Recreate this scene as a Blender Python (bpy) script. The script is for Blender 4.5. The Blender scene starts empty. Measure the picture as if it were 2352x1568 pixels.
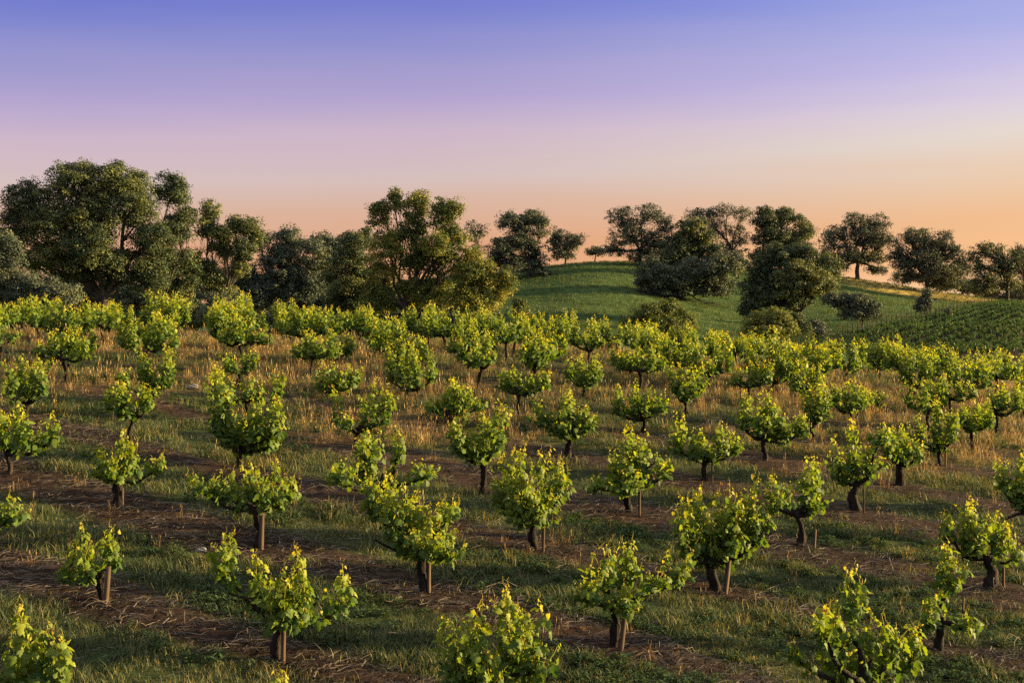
import bpy, math, random
import numpy as np
C = bpy.context.scene
rad = math.radians

# ------------------------------------------------------------------ camera
F = 3005.0                       # focal length in pixels of a 2352 px wide picture
CZ = 5.0                         # camera height in the world
cam = bpy.data.cameras.new('camera')
cam.sensor_width = 36.0
cam.lens = F / 2352 * 36.0
cam.clip_start = 0.1
cam.clip_end = 20000
camo = bpy.data.objects.new('camera', cam)
C.collection.objects.link(camo)
camo.location = (0, 0, CZ)
camo.rotation_euler = (rad(90), 0, 0)
C.camera = camo

# ------------------------------------------------------------------ sky, sun, exposure
SUN_AZ = 82.0                    # degrees to the right of the view direction
SUN_EL = 8.5
world = bpy.data.worlds.new('World')
C.world = world
world.use_nodes = True
nt = world.node_tree
nt.nodes.clear()
N = nt.nodes.new
L = nt.links.new


def srgb(r, g, b):
    f = lambda c: (c / 255 / 12.92) if c / 255 <= .04045 else ((c / 255 + .055) / 1.055) ** 2.4
    return (f(r), f(g), f(b), 1)


def math_node(tree, op, a, b=None):
    n = tree.nodes.new('ShaderNodeMath')
    n.operation = op
    for k, v in enumerate((a, b)):
        if v is None:
            continue
        if isinstance(v, (int, float)):
            n.inputs[k].default_value = v
        else:
            tree.links.new(v, n.inputs[k])
    return n.outputs[0]


tc = N('ShaderNodeTexCoord')
sep = N('ShaderNodeSeparateXYZ')
L(tc.outputs['Generated'], sep.inputs[0])
# low clouds of dusk colour slope a little: the blue reaches lower away from the sun
e = math_node(nt, 'SUBTRACT', sep.outputs[2], math_node(nt, 'MULTIPLY', sep.outputs[0], 0.045))
noi = N('ShaderNodeTexNoise')
mp = N('ShaderNodeMapping')
mp.inputs['Scale'].default_value = (1.2, 1.2, 14)
L(tc.outputs['Generated'], mp.inputs[0])
L(mp.outputs[0], noi.inputs['Vector'])
noi.inputs['Scale'].default_value = 1.6
noi.inputs['Detail'].default_value = 3
e = math_node(nt, 'ADD', e, math_node(nt, 'MULTIPLY', math_node(nt, 'SUBTRACT', noi.outputs[0], .5), .034))
ramp = N('ShaderNodeValToRGB')
L(math_node(nt, 'MULTIPLY', e, 1 / .5), ramp.inputs[0])
stops = [(0.0, (240, 188, 150)), (0.045, (229, 164, 120)), (0.075, (223, 163, 124)), (.103, (217, 176, 154)),
         (.13, (212, 188, 184)), (.157, (204, 180, 198)), (.185, (180, 163, 205)), (.212, (157, 151, 203)),
         (.238, (133, 136, 204)), (.262, (108, 118, 203)), (.33, (120, 124, 196)), (.5, (204, 202, 200))]  # last stop, overhead and out of view, paled as added fill light
cr = ramp.color_ramp
while len(cr.elements) < len(stops):
    cr.elements.new(.5)
for el, (p, c) in zip(cr.elements, stops):
    el.position = p * 2
    el.color = srgb(*c)
# brighter towards the sun
gl = N('ShaderNodeMapRange')
gl.inputs['From Min'].default_value = -.1
gl.inputs['From Max'].default_value = .5
gl.interpolation_type = 'SMOOTHSTEP'
L(sep.outputs[0], gl.inputs[0])
gm = N('ShaderNodeMix')
gm.data_type = 'RGBA'
gm.clamp_result = False
L(gl.outputs[0], gm.inputs[0])
gm.inputs[6].default_value = (1.02, 1.02, 1.02, 1)
gm.inputs[7].default_value = (1.22, 1.42, 1.34, 1)
vm = N('ShaderNodeVectorMath')
vm.operation = 'MULTIPLY'
L(ramp.outputs[0], vm.inputs[0])
L(gm.outputs[2], vm.inputs[1])
bg = N('ShaderNodeBackground')
L(vm.outputs[0], bg.inputs[0])
bg.inputs[1].default_value = .28
sky = N('ShaderNodeTexSky')
sky.sky_type = 'NISHITA'
sky.sun_disc = False
sky.sun_elevation = rad(SUN_EL)
sky.sun_rotation = rad(SUN_AZ)
bg2 = N('ShaderNodeBackground')
L(sky.outputs[0], bg2.inputs[0])
bg2.inputs[1].default_value = .0024
add = N('ShaderNodeAddShader')
L(bg.outputs[0], add.inputs[0])
L(bg2.outputs[0], add.inputs[1])
out = N('ShaderNodeOutputWorld')
L(add.outputs[0], out.inputs[0])

sl = bpy.data.lights.new('sun', 'SUN')
sl.energy = 5.0
sl.angle = rad(.6)
sl.color = (1.0, .72, .32)
so = bpy.data.objects.new('sun', sl)
C.collection.objects.link(so)
so.location = (60, 20, 40)
so.rotation_euler = (rad(90 - SUN_EL), 0, rad(180 - SUN_AZ))
C.view_settings.view_transform = 'Standard'
C.view_settings.look = 'None'
C.view_settings.exposure = 1.8
C.view_settings.gamma = 1
C.render.engine = 'CYCLES'
C.cycles.use_denoising = False
C.cycles.max_bounces = 5
C.cycles.diffuse_bounces = 2
C.cycles.transmission_bounces = 4
C.cycles.transparent_max_bounces = 4

# ------------------------------------------------------------------ terrain
COLS = np.array([-2500, -900, 0, 500, 900, 1200, 1400, 1700, 1950, 2150, 2352, 3200, 5200.])
ROWS = np.array([50, 70, 110, 150, 190, 230, 270, 310, 340, 380, 450, 700, 1500, 5000, 12000.])
TAB = np.array([
    [-1.5, -1.5, -1.2, -1.2, -1.5, -1.7, -1.9, -2.3, -2.7, -3.1, -3.3, -4.5, -6],
    [-3, -3, -3, -3, -3, -3.2, -3.5, -4, -4.5, -5, -5, -5, -6],
    [-3.5, -3.5, -3.5, -3.5, -3.5, -4.5, -5, -5.5, -5.5, -5, -4.5, -4, -4],
    [-2.5, -2.5, -2, -2, -2, -2.5, -3, -4, -4.2, -3.6, -3.2, -2, -1],
    [-1, -1, 0, 0, 0, -.5, -.5, -2, -2.2, -2.0, -1.0, 1, 2],
    [1, 1, 2, 3, 4, 4, 3.5, 0, .9, 1.6, 2.4, 4.5, 5],
    [3, 3, 4, 6, 9, 10.5, 10.8, 6, 5.2, 4.9, 5.9, 7.5, 8],
    [4, 4, 6, 9, 13.5, 16.3, 18.0, 15, 11.5, 8.9, 8.9, 9.5, 9],
    [4.5, 4.5, 7, 10, 14.5, 18.2, 20.3, 19.5, 16.3, 12.6, 10.0, 10, 9],
    [4, 4, 7, 9, 14, 17, 19.3, 19, 14.6, 11, 8.6, 9, 8],
    [2, 2, 4, 4, 5, 9, 12, 12, 9, 7, 6, 6, 6],
    [-5] * 13, [-9] * 13, [-14] * 13, [-30] * 13]) + CZ


def cubic(p0, p1, p2, p3, t):
    return .5 * ((2 * p1) + (-p0 + p2) * t + (2 * p0 - 5 * p1 + 4 * p2 - p3) * t ** 2 + (-p0 + 3 * p1 - 3 * p2 + p3) * t ** 3)


def idx_t(grid, v):
    v = np.clip(v, grid[0], grid[-1] - 1e-6)
    i = np.clip(np.searchsorted(grid, v, side='right') - 1, 0, len(grid) - 2)
    return i, (v - grid[i]) / (grid[i + 1] - grid[i])


def far_z(x, y):
    yy = np.maximum(y, 50)
    px = 1176 + x / yy * F
    ci, ct = idx_t(COLS, px)
    ri, rt = idx_t(ROWS, yy)
    nc, nr = len(COLS), len(ROWS)
    vals = []
    for dr in (-1, 0, 1, 2):
        r = np.clip(ri + dr, 0, nr - 1)
        q = [TAB[r, np.clip(ci + dc, 0, nc - 1)] for dc in (-1, 0, 1, 2)]
        vals.append(cubic(*q, ct))
    lin = vals[1] * (1 - rt) + vals[2] * rt
    return np.where(yy > 450, lin, cubic(*vals, rt))


def near_z(x, y):
    xx = np.clip(x, -60, 60)
    xx = np.where(xx < -10, -10 + (xx + 10) * .3, xx)
    y0 = np.interp(x, [-11, -2, 5], [25.0, 29.0, 30.0])
    y1 = y0 + 16
    t = np.minimum(np.maximum(y, y0), y1) - y0
    # slope goes from .137 to about -.1
    base = .137 * np.minimum(np.maximum(y, -25), y0) + .137 * t - .5 * (.137 + .12) / (y1 - y0) * t * t - .12 * np.maximum(y - y1, 0)
    return CZ - 4.781 - .0864 * xx + base


def wav(x, y, s, seed):
    r = np.random.RandomState(seed)
    o = 0
    for k in range(7):
        a = r.uniform(0, 6.283)
        f = s * r.uniform(.5, 2.0)
        o = o + np.sin((x * math.cos(a) + y * math.sin(a)) * f + r.uniform(0, 6.283))
    return o / 4.0


def terrain(x, y):
    x = np.asarray(x, float)
    y = np.asarray(y, float)
    w = np.clip((y - 38) / 22, 0, 1)
    w = w * w * (3 - 2 * w)
    z = near_z(x, y) * (1 - w) + far_z(x, y) * w
    a = np.clip((y - 60) / 100, 0, 1)
    return z + .025 * wav(x, y, .9, 3) + a * .28 * wav(x, y, .09, 5)


def on_ground(px, py, lo=5., hi=46.):
    """point of the slope that lies along a line of sight from where the camera stands"""
    Y = np.linspace(lo, hi, 800)
    u = (px - 1176) / F
    v = (784 - py) / F
    g = terrain(u * Y, Y) - (CZ + v * Y)
    k = np.nonzero(g >= 0)[0]
    i = k[0] if len(k) else int(np.argmax(g))
    return u * Y[i], Y[i], float(terrain(u * Y[i], Y[i]))


GI = np.array([2.0443, -1.1310])
GJ = np.array([1.3008, 2.0577])
GO = np.array([-5.007, 16.499])
GM = np.linalg.inv(np.array([GI, GJ]).T)


def row_coord(x, y):
    d = np.stack([x - GO[0], y - GO[1]], -1)
    return d @ GM.T


# ------------------------------------------------------------------ mesh helpers
def mesh_obj(name, V, faces, mat, parent=None, loc=None, attrs=None, smooth=False, mat_idx=None, link=True):
    """faces: list of (n,k) int arrays"""
    me = bpy.data.meshes.new(name)
    V = np.asarray(V, np.float32)
    faces = [np.asarray(f, np.int32) for f in faces if len(f)]
    me.vertices.add(len(V))
    me.vertices.foreach_set('co', V.ravel())
    nl = sum(f.size for f in faces)
    npol = sum(len(f) for f in faces)
    me.loops.add(nl)
    me.polygons.add(npol)
    me.loops.foreach_set('vertex_index', np.concatenate([f.ravel() for f in faces]))
    cnt = np.concatenate([np.full(len(f), f.shape[1]) for f in faces])
    st = np.concatenate([[0], np.cumsum(cnt)[:-1]]).astype(np.int32)
    me.polygons.foreach_set('loop_start', st)
    if mat_idx is not None:
        me.polygons.foreach_set('material_index', np.asarray(mat_idx, np.int32))
    if smooth:
        me.polygons.foreach_set('use_smooth', np.ones(npol, bool))
    for k, a in (attrs or {}).items():
        at = me.attributes.new(k, 'FLOAT', 'POINT')
        at.data.foreach_set('value', np.asarray(a, np.float32))
    me.update(calc_edges=True)
    me.validate()
    for m in (mat if isinstance(mat, (list, tuple)) else [mat]):
        me.materials.append(m)
    o = bpy.data.objects.new(name, me)
    if link:
        C.collection.objects.link(o)
    if parent:
        o.parent = parent
    if loc is not None:
        o.location = loc
    return o


def empty(name, loc, label=None, cat=None, group=None, rz=0):
    o = bpy.data.objects.new(name, None)
    o.empty_display_size = .2
    C.collection.objects.link(o)
    o.location = loc
    o.rotation_euler = (0, 0, rz)
    tag(o, label, cat, group)
    return o


def tag(o, label=None, cat=None, group=None, kind=None):
    for k, v in (('label', label), ('category', cat), ('group', group), ('kind', kind)):
        if v:
            o[k] = v
    return o


class Tubes:
    def __init__(self, sides=7):
        self.V, self.Fq, self.n, self.s = [], [], 0, sides

    def add(self, pts, radii, rng=None, rough=0., sides=None):
        s = sides or self.s
        pts = np.asarray(pts, float)
        m = len(pts)
        tan = np.gradient(pts, axis=0)
        tan /= np.linalg.norm(tan, axis=1)[:, None] + 1e-9
        ref = np.array([0.31, .95, .02]) if abs(tan[0][1]) < .8 else np.array([1., 0, 0])
        a = np.cross(tan, ref)
        a /= np.linalg.norm(a, axis=1)[:, None] + 1e-9
        b = np.cross(tan, a)
        th = np.linspace(0, 2 * math.pi, s, endpoint=False)
        R = np.asarray(radii, float)[:, None] * np.ones((m, s))
        if rng is not None and rough:
            R = R * (1 + rough * rng.randn(m, s))
        if rough:
            for q in (2, 3, 5):
                R = R * (1 + rough * .9 * np.sin(q * th[None, :] + rng.uniform(0, 6) + np.arange(m)[:, None] * rng.uniform(-.6, .6)))
        P = pts[:, None] + R[..., None] * (np.cos(th)[None, :, None] * a[:, None] + np.sin(th)[None, :, None] * b[:, None])
        self.V.append(P.reshape(-1, 3))
        i = np.arange(m - 1)[:, None] * s
        j = np.arange(s)[None]
        j2 = (j + 1) % s
        q = np.stack([i + j, i + j2, i + s + j2, i + s + j], -1).reshape(-1, 4) + self.n
        self.Fq.append(q)
        self.n += m * s
        # end cap
        self.V.append(pts[-1:] + tan[-1:] * R[-1].mean() * .5)
        k = self.n - s
        cap = np.array([[k + c, k + (c + 1) % s, self.n, self.n] for c in range(s)])
        self.cap = getattr(self, 'cap', [])
        self.cap.append(cap[:, :3])
        self.n += 1

    def data(self):
        return np.concatenate(self.V), [np.concatenate(self.Fq), np.concatenate(self.cap)]


def curve(p0, p1, n, rng, wob=.1, sag=0., up=0.):
    p0, p1 = np.asarray(p0, float), np.asarray(p1, float)
    t = np.linspace(0, 1, n)[:, None]
    P = p0 + (p1 - p0) * t
    d = np.linalg.norm(p1 - p0)
    w = np.zeros((n, 3))
    for k in (1, 2, 3):
        w += np.sin(t * math.pi * k) * rng.randn(3)[None] * wob * d / k
    P = P + w * np.minimum(1, t * 4) * np.minimum(1, (1 - t) * 4)
    P[:, 2] += (-sag * np.sin(t[:, 0] * math.pi) * d)
    return P


# ------------------------------------------------------------------ materials
def new_mat(name):
    m = bpy.data.materials.new(name)
    m.use_nodes = True
    m.node_tree.nodes.clear()
    return m, m.node_tree


def ramp_node(t, fac, stops):
    r = t.nodes.new('ShaderNodeValToRGB')
    while len(r.color_ramp.elements) < len(stops):
        r.color_ramp.elements.new(.5)
    for el, (p, c) in zip(r.color_ramp.elements, stops):
        el.position = p
        el.color = (*c, 1)
    t.links.new(fac, r.inputs[0])
    return r.outputs[0]


def noise_node(t, scale, detail=4, vec=None, rough=.55):
    n = t.nodes.new('ShaderNodeTexNoise')
    n.inputs['Scale'].default_value = scale
    n.inputs['Detail'].default_value = detail
    n.inputs['Roughness'].default_value = rough
    if vec is not None:
        t.links.new(vec, n.inputs['Vector'])
    return n.outputs[0]


def geo_pos(t):
    return t.nodes.new('ShaderNodeNewGeometry').outputs['Position']


def leaf_mat(name, stops, trans=.4, tcol=(1.25, 1.1, .35), rough=.55, spec=.25, attr='tone', posnoise=None):
    m, t = new_mat(name)
    a = t.nodes.new('ShaderNodeAttribute')
    a.attribute_name = attr
    fac = a.outputs['Fac']
    if posnoise:
        nn = noise_node(t, posnoise, 2, geo_pos(t))
        fac = math_node(t, 'ADD', fac, math_node(t, 'MULTIPLY', math_node(t, 'SUBTRACT', nn, .5), .7))
    col = ramp_node(t, fac, stops)
    p = t.nodes.new('ShaderNodeBsdfPrincipled')
    t.links.new(col, p.inputs['Base Color'])
    p.inputs['Roughness'].default_value = rough
    p.inputs['Specular IOR Level'].default_value = spec
    tr = t.nodes.new('ShaderNodeBsdfTranslucent')
    mu = t.nodes.new('ShaderNodeVectorMath')
    mu.operation = 'MULTIPLY'
    t.links.new(col, mu.inputs[0])
    mu.inputs[1].default_value = tcol
    t.links.new(mu.outputs[0], tr.inputs[0])
    mx = t.nodes.new('ShaderNodeMixShader')
    mx.inputs[0].default_value = trans
    t.links.new(p.outputs[0], mx.inputs[1])
    t.links.new(tr.outputs[0], mx.inputs[2])
    o = t.nodes.new('ShaderNodeOutputMaterial')
    t.links.new(mx.outputs[0], o.inputs[0])
    return m


def rough_mat(name, stops, scale=8, bump=.4, bscale=40, rough=.9, dist=.02, stretch=None):
    m, t = new_mat(name)
    tcn = t.nodes.new('ShaderNodeTexCoord')
    vec = tcn.outputs['Object']
    if stretch:
        mpn = t.nodes.new('ShaderNodeMapping')
        mpn.inputs['Scale'].default_value = stretch
        t.links.new(vec, mpn.inputs[0])
        vec = mpn.outputs[0]
    col = ramp_node(t, noise_node(t, scale, 6, vec), stops)
    p = t.nodes.new('ShaderNodeBsdfPrincipled')
    t.links.new(col, p.inputs['Base Color'])
    p.inputs['Roughness'].default_value = rough
    p.inputs['Specular IOR Level'].default_value = .2
    b = t.nodes.new('ShaderNodeBump')
    b.inputs['Strength'].default_value = bump
    b.inputs['Distance'].default_value = dist
    t.links.new(noise_node(t, bscale, 5, vec), b.inputs['Height'])
    t.links.new(b.outputs[0], p.inputs['Normal'])
    o = t.nodes.new('ShaderNodeOutputMaterial')
    t.links.new(p.outputs[0], o.inputs[0])
    return m


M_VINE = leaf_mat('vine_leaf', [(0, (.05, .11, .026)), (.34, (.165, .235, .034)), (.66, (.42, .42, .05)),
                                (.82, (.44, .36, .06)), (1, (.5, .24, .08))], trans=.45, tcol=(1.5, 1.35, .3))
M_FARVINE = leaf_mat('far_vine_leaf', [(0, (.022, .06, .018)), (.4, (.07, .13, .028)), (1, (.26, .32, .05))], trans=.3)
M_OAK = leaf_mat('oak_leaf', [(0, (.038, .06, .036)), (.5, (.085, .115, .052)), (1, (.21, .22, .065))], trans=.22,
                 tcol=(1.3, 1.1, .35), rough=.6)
M_OAKBLUE = leaf_mat('shade_haze_oak_leaf', [(0, (.042, .06, .05)), (.5, (.085, .11, .078)), (1, (.17, .18, .095))], trans=.15, rough=.7)  # bluish, lightened leaf colour stands in for shade and distance haze
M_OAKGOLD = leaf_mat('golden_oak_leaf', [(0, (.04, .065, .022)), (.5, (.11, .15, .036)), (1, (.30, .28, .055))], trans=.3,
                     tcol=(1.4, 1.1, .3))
M_BUSH = leaf_mat('bush_leaf', [(0, (.08, .11, .03)), (.5, (.14, .17, .045)), (1, (.24, .25, .06))], trans=.3)
M_BARK = rough_mat('vine_bark', [(.3, (.009, .007, .006)), (.55, (.024, .019, .016)), (.8, (.065, .054, .046))],
                   scale=14, bump=1, bscale=30, dist=.03, stretch=(1, 1, .3))
M_OAKBARK = rough_mat('oak_bark', [(.3, (.03, .026, .022)), (.7, (.085, .073, .06))], scale=2, bump=.6, bscale=5, dist=.1)
M_STAKE = rough_mat('stake_wood', [(.3, (.05, .035, .025)), (.7, (.13, .09, .062))], scale=9, bump=.5, bscale=60,
                    dist=.005, stretch=(1, 1, .08))
M_METAL = rough_mat('rusty_metal', [(.3, (.02, .016, .014)), (.7, (.055, .036, .028))], scale=9, bump=.2)
M_STONE = rough_mat('pale_stone', [(.3, (.16, .15, .14)), (.7, (.34, .33, .32))], scale=9, bump=.6, bscale=25)
M_GRASS = leaf_mat('green_grass', [(0, (.032, .058, .03)), (.35, (.068, .105, .05)), (.7, (.125, .15, .07)),
                                   (1, (.25, .21, .09))], trans=.3, tcol=(1.2, 1.1, .5), posnoise=.55)
M_WEED = leaf_mat('weed_leaf', [(0, (.045, .08, .035)), (1, (.12, .175, .07))], trans=.25, tcol=(1.1, 1.1, .5))
M_DRY = leaf_mat('dry_grass', [(0, (.12, .085, .04)), (.5, (.27, .185, .08)), (1, (.5, .35, .155))], trans=.3,
                 tcol=(1.2, 1., .6), posnoise=.7)
M_STRAW = leaf_mat('straw_litter', [(0, (.025, .018, .014)), (.5, (.065, .047, .036)), (1, (.26, .21, .17))], trans=.1)
M_HILLGRASS = leaf_mat('hill_grass', [(0, (.04, .072, .024)), (.5, (.062, .10, .028)), (1, (.095, .125, .036))], trans=.3)  # green toned down in place of shade on the hill

# ground: soil strips under the vine rows, thin green turf between, meadow on the far hill
mg, t = new_mat('ground_soil')
a1 = t.nodes.new('ShaderNodeAttribute')
a1.attribute_name = 'turf'
a2 = t.nodes.new('ShaderNodeAttribute')
a2.attribute_name = 'meadow'
a3 = t.nodes.new('ShaderNodeAttribute')
a3.attribute_name = 'dry'
pos = geo_pos(t)
soil = ramp_node(t, noise_node(t, 7, 8, pos, .7), [(.3, (.016, .009, .007)), (.52, (.038, .021, .015)), (.75, (.10, .062, .046))])
turf = ramp_node(t, noise_node(t, 5, 8, pos, .7), [(.3, (.02, .03, .012)), (.6, (.045, .062, .022)), (.8, (.09, .085, .035))])
drc = ramp_node(t, noise_node(t, 5, 8, pos, .7), [(.3, (.05, .035, .018)), (.7, (.15, .09, .038))])
mpn = t.nodes.new('ShaderNodeMapping')
mpn.inputs['Scale'].default_value = (.05, .16, .16)
t.links.new(pos, mpn.inputs[0])
mea = ramp_node(t, noise_node(t, 1.0, 9, mpn.outputs[0], .68),
                [(.32, (.034, .068, .02)), (.5, (.058, .10, .028)), (.68, (.088, .13, .036))])  # meadow green darkened to stand in for tree shade on the hill
sun_gold = ramp_node(t, noise_node(t, .6, 6, pos), [(.3, (.28, .22, .06)), (.7, (.55, .38, .11))])  # ground colour of the sunlit rim, light painted in


def mixc(f, a, b):
    n = t.nodes.new('ShaderNodeMix')
    n.data_type = 'RGBA'
    t.links.new(f, n.inputs[0])
    t.links.new(a, n.inputs[6])
    t.links.new(b, n.inputs[7])
    return n.outputs[2]


c = mixc(a1.outputs['Fac'], soil, turf)
c = mixc(a3.outputs['Fac'], c, drc)
a4 = t.nodes.new('ShaderNodeAttribute')
a4.attribute_name = 'golden'
mm = mixc(a4.outputs['Fac'], mea, sun_gold)
a5 = t.nodes.new('ShaderNodeAttribute')
a5.attribute_name = 'block'
mm = mixc(a5.outputs['Fac'], mm, soil)
c = mixc(a2.outputs['Fac'], c, mm)
p = t.nodes.new('ShaderNodeBsdfPrincipled')
t.links.new(c, p.inputs['Base Color'])
p.inputs['Roughness'].default_value = .95
p.inputs['Specular IOR Level'].default_value = .1
b1 = t.nodes.new('ShaderNodeBump')
b1.inputs['Strength'].default_value = .9
b1.inputs['Distance'].default_value = .05
t.links.new(noise_node(t, 9, 10, pos, .72), b1.inputs['Height'])
b2 = t.nodes.new('ShaderNodeBump')
b2.inputs['Distance'].default_value = .6
t.links.new(noise_node(t, .8, 8, pos, .7), b2.inputs['Height'])
t.links.new(math_node(t, 'MULTIPLY', a2.outputs['Fac'], .8), b2.inputs['Strength'])
t.links.new(b1.outputs[0], b2.inputs['Normal'])
t.links.new(b2.outputs[0], p.inputs['Normal'])
o_ = t.nodes.new('ShaderNodeOutputMaterial')
t.links.new(p.outputs[0], o_.inputs[0])


# ------------------------------------------------------------------ ground sheet
def steps(*seg):
    o = []
    for a, b, s in seg:
        o.append(np.arange(a, b, s))
    return np.concatenate(o + [[seg[-1][1]]])


def turf_mask(x, y):
    j = row_coord(x, y)[..., 1]
    d = np.abs(j - np.round(j) + .06 * wav(x, y, 1.3, 11))
    w = .175 + .11 * wav(x, y, .7, 12)
    k = np.clip((d - w) / .08, 0, 1)
    fade = np.clip((y - 23) / 6, 0, 1)
    return np.clip(k + fade * .9, 0, 1)


def dry_mask(x, y):
    base = np.clip((y - 17.5 - .12 * x) / 9, 0, 1)
    n = wav(x, y, .8, 21)
    n2 = wav(x, y, 2.2, 23)
    return np.clip(base * .85 + (.5 * n + .45 * n2) * np.clip((y - 9) / 10, .15, 1) - .05, 0, 1)


gx = steps((-3000, -400, 260), (-400, -120, 20), (-120, -24, 4), (-24, 26, .25), (26, 150, 3), (150, 400, 20), (400, 3000, 260))
gy = steps((-300, -20, 40), (-20, 4, 2), (4, 48, .22), (48, 120, 2.4), (120, 460, 4), (460, 1500, 80), (1500, 9000, 900))
GX, GY = np.meshgrid(gx, gy)
GZ = terrain(GX, GY)
ww = np.clip((GY - 4) / 4, 0, 1) * np.clip((50 - GY) / 8, 0, 1)
tm = turf_mask(GX, GY)
GZ = GZ + ww * (.012 * wav(GX, GY, 5, 31) + .010 * wav(GX, GY, 11, 32) + .03 * (1 - tm))
nx, ny = len(gx), len(gy)
ii = (np.arange(ny - 1)[:, None] * nx + np.arange(nx - 1)[None]).ravel()
quads = np.stack([ii, ii + 1, ii + nx + 1, ii + nx], -1)
pxx = 1176 + GX / np.maximum(GY, 50) * F
crest = far_z(GX, np.maximum(GY, 60)) - CZ
golden = np.clip((GY - 315 - 8 * np.clip((2000 - pxx) / 100, 0, 1) + 3 * wav(GX, GY, .05, 41)) / 8, 0, 1) * np.clip((pxx - 1900) / 60, 0, 1)  # gold laid on as colour where low sun grazes the crest
golden = np.maximum(golden, np.exp(-((pxx - 2035) / 22) ** 2 - ((GY - 236) / 9) ** 2) * .8)
pyy = 784 - (GZ - CZ) / np.maximum(GY, 50) * F
block = (np.clip((pyy - np.interp(pxx, [1900, 1990, 2070, 2150, 2250, 2340, 2700], [790, 766, 746, 726, 702, 690, 670])) / 4, 0, 1)
         * np.clip((GY - 150) / 10, 0, 1) * np.clip((325 - GY) / 6, 0, 1) * np.clip((pxx - 1960) / 20, 0, 1)) * .95
ground = mesh_obj('ground', np.stack([GX.ravel(), GY.ravel(), GZ.ravel()], -1), [quads], mg, smooth=True,
                  attrs={'turf': tm.ravel(), 'meadow': np.clip((GY - 50) / 20, 0, 1).ravel(),
                         'dry': (dry_mask(GX, GY) * np.clip((GY - 15) / 10, 0, 1)).ravel(), 'golden': golden.ravel(), 'block': block.ravel()})
tag(ground, kind='structure')

# ------------------------------------------------------------------ scattered ground cover
rng = np.random.RandomState(7)


def blades(n, h0, h1, w, spread, rng, bend=.5, heads=0., flat=False):
    """a tuft of n curved blades"""
    V, Fc, A = [], [], []
    for k in range(n):
        r = spread * math.sqrt(rng.rand())
        a = rng.uniform(0, 6.283)
        p = np.array([r * math.cos(a), r * math.sin(a), -.01])
        h = rng.uniform(h0, h1)
        d = rng.uniform(0, 6.283)
        lean = rng.uniform(.1, bend) * h
        dv = np.array([math.cos(d), math.sin(d), 0])
        sv = np.array([-math.sin(d), math.cos(d), 0]) * w * rng.uniform(.6, 1.3)
        i = len(V)
        m1 = p + dv * lean * .35 + np.array([0, 0, h * .55])
        tip = p + dv * lean + np.array([0, 0, h * rng.uniform(.8, 1)])
        V += [p - sv, p + sv, m1 + sv * .8, m1 - sv * .8, tip]
        Fc += [(i, i + 1, i + 2), (i, i + 2, i + 3), (i + 3, i + 2, i + 4)]
        c = rng.rand()
        A += [c * .8, c * .8, c, c, min(1, c + .15)]
        if rng.rand() < heads:
            i = len(V)
            u = np.array([0, 0, h * .16])
            V += [tip - u, tip + sv * 2.2, tip + u, tip - sv * 2.2]
            Fc += [(i, i + 1, i + 2), (i, i + 2, i + 3)]
            A += [1, 1, 1, 1]
    return np.array(V), np.array(Fc), np.array(A)


def litter(n, rng):
    V, Fc, A = [], [], []
    for k in range(n):
        a = rng.uniform(0, 6.283)
        r = .2 * math.sqrt(rng.rand())
        p = np.array([r * math.cos(a), r * math.sin(a), rng.uniform(.002, .03)])
        d = rng.uniform(0, 6.283)
        l = rng.uniform(.03, .10)
        bnd = rng.uniform(-.5, .5)
        dv = np.array([math.cos(d), math.sin(d), rng.uniform(-.1, .25)]) * l
        dv2 = np.array([math.cos(d + bnd), math.sin(d + bnd), rng.uniform(-.25, .1)]) * l
        s = np.array([-math.sin(d), math.cos(d), .6]) * rng.uniform(.0012, .003)
        i = len(V)
        V += [p - s, p + s, p + dv + s, p + dv - s, p + dv + dv2]
        Fc += [(i, i + 1, i + 2), (i, i + 2, i + 3), (i + 3, i + 2, i + 4)]
        A += [rng.rand()] * 5
    return np.array(V), np.array(Fc), np.array(A)


def canes(n, rng):
    tb = Tubes(4)
    for k in range(n):
        a = rng.uniform(0, 6.283)
        l = rng.uniform(.2, .6)
        p = rng.uniform(-.15, .15, 2)
        cv = curve((p[0], p[1], .01), (p[0] + math.cos(a) * l, p[1] + math.sin(a) * l, rng.uniform(.01, .07)), 7, rng, .12)
        cv[:, 2] = np.abs(cv[:, 2]) + .005
        tb.add(cv, np.linspace(.004, .0022, 7))
    V, f = tb.data()
    Fc = np.concatenate([f[0][:, [0, 1, 2]], f[0][:, [0, 2, 3]], f[1]])
    return V, Fc, np.full(len(V), .95)


def rosette(n, rng):
    V, Fc, A = [], [], []
    for k in range(n):
        d = rng.uniform(0, 6.283)
        l = rng.uniform(.03, .08)
        up = rng.uniform(.2, 1.4)
        z0 = rng.uniform(0, .07)
        dv = np.array([math.cos(d), math.sin(d), up])
        dv /= np.linalg.norm(dv)
        s = np.array([-math.sin(d), math.cos(d), 0]) * l * .16
        p = np.array([rng.uniform(-.06, .06), rng.uniform(-.06, .06), z0])
        i = len(V)
        V += [p, p + dv * l * .5 + s, p + dv * l + np.array([0, 0, -.02]), p + dv * l * .5 - s]
        Fc += [(i, i + 1, i + 2), (i, i + 2, i + 3)]
        c = rng.rand()
        A += [c, c, c, c]
    return np.array(V), np.array(Fc), np.array(A)


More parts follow.
